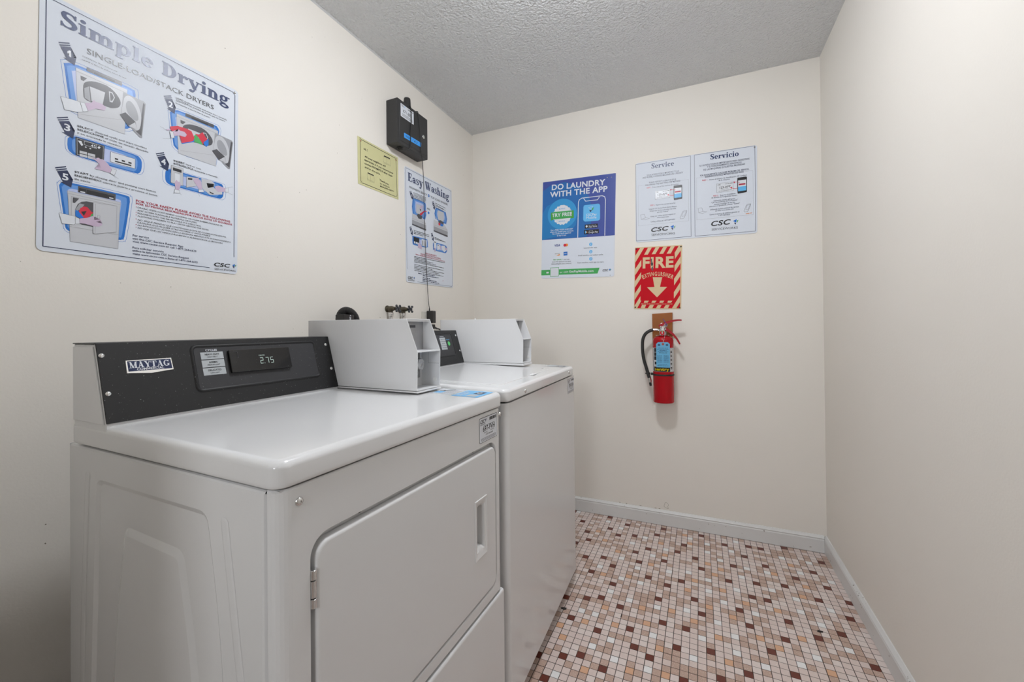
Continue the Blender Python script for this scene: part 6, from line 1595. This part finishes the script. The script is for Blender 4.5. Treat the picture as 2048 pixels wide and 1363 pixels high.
def service_tag():
    # paper tag hung from the extinguisher neck
    x0, x1, z0, z1, y = 1.1910, 1.2600, .8975, 1.0320, -.1375
    t = thing('service_tag', 'light blue inspection tag tied to the front of the fire extinguisher', 'tag', ((x0 + x1) / 2, y, (z0 + z1) / 2), (math.radians(90), 0, 0))
    w_, h_ = (x1 - x0) / 2, (z1 - z0) / 2
    bm = B(); prism(bm, [(-w_, -h_), (w_, -h_), (w_, h_ - .010), (w_ - .010, h_), (-w_ + .010, h_), (-w_, h_ - .010)], 'z', -.0004, .0004); obj('card', bm, M_TAG, t, 0)
    bm = B(); lathe(bm, [(.0068, .0004), (.0066, .0010), (.0030, .0010), (.0028, .0004)], (0, h_ - .0100, 0), n=20); obj('eyelet', bm, mat('red_eyelet', (.45, .09, .07), .5), t, 40)
    a = Art(t, None, .0005); P = 'tag_print'
    a.disc(P, 'black', (0, h_ - .010), .0026, 8, 12)
    for s in (-1, 1):
        a.poly(P, 'tagink', [(s * .020 - .006, h_ - .020), (s * .020 + .006, h_ - .020), (s * .020 + .006, h_ - .010), (s * .020 - .006, h_ - .010)], 1)
    for k, (l, c) in enumerate(((.048, 'tagink'), (.060, 'tagink'), (.036, 'tagink'), (.052, 'tagink'), (.040, 'black'))): a.dashes(P, c, (-l / 2, h_ - .033 - .0062 * k), (l / 2, h_ - .033 - .0062 * k), .0036, 2)
    for s in (-.0165, .0155):
        for k in range(7): a.dashes(P, 'tagink', (s - .013, -.006 - .0056 * k), (s + .012, -.006 - .0056 * k), .003, 2)
    a.dashes(P, 'tagink', (-.028, -h_ + .008), (.028, -h_ + .008), .003, 2); a.dashes(P, 'tagink', (-.024, -h_ + .014), (.020, -h_ + .014), .003, 2)
    a.done()
    bm = B(); tube(bm, smooth_path([(0, h_ - .010, .001), (.004, h_ + .010, -.002), (.008, h_ + .030, -.020), (.012, h_ + .055, -.040)], 4), .0008, 6); obj('tie_wire', bm, M_CHROME, t, 60)
service_tag()
# ------------------------------------------------------------------ litter on the floor
def litter(name, lab, x, y, pts, h, m):
    bm = B(); prism(bm, pts, 'z', .0003, h, .0004, 1); o = obj(name, bm, m, None, 30); o.location = (x, y, 0); tag(o, lab, 'litter')
M_LIT = mat('dark_litter', (.03, .025, .025), .8)
litter('dead_leaf', 'tiny dark curled leaf scrap on the tiles near the right wall', LIT[0][0], LIT[0][1], [(-.009, -.003), (-.002, -.004), (.009, -.001), (.010, .003), (.001, .003), (-.006, .004)], .004, M_LIT)
litter('splinter', 'thin black splinter on the tiles in mid floor', LIT[1][0], LIT[1][1], [(-.002, -.010), (.002, -.006), (.0015, .010), (-.0015, .009)], .002, M_LIT)
litter('dirt_crumb', 'clump of grey dirt on the tiles at the foot of the washing machine', LIT[2][0], LIT[2][1], [(-.011, -.004), (.002, -.006), (.010, -.001), (.004, .003), (.009, .007), (-.004, .006), (-.012, .002)], .003, M_LIT)
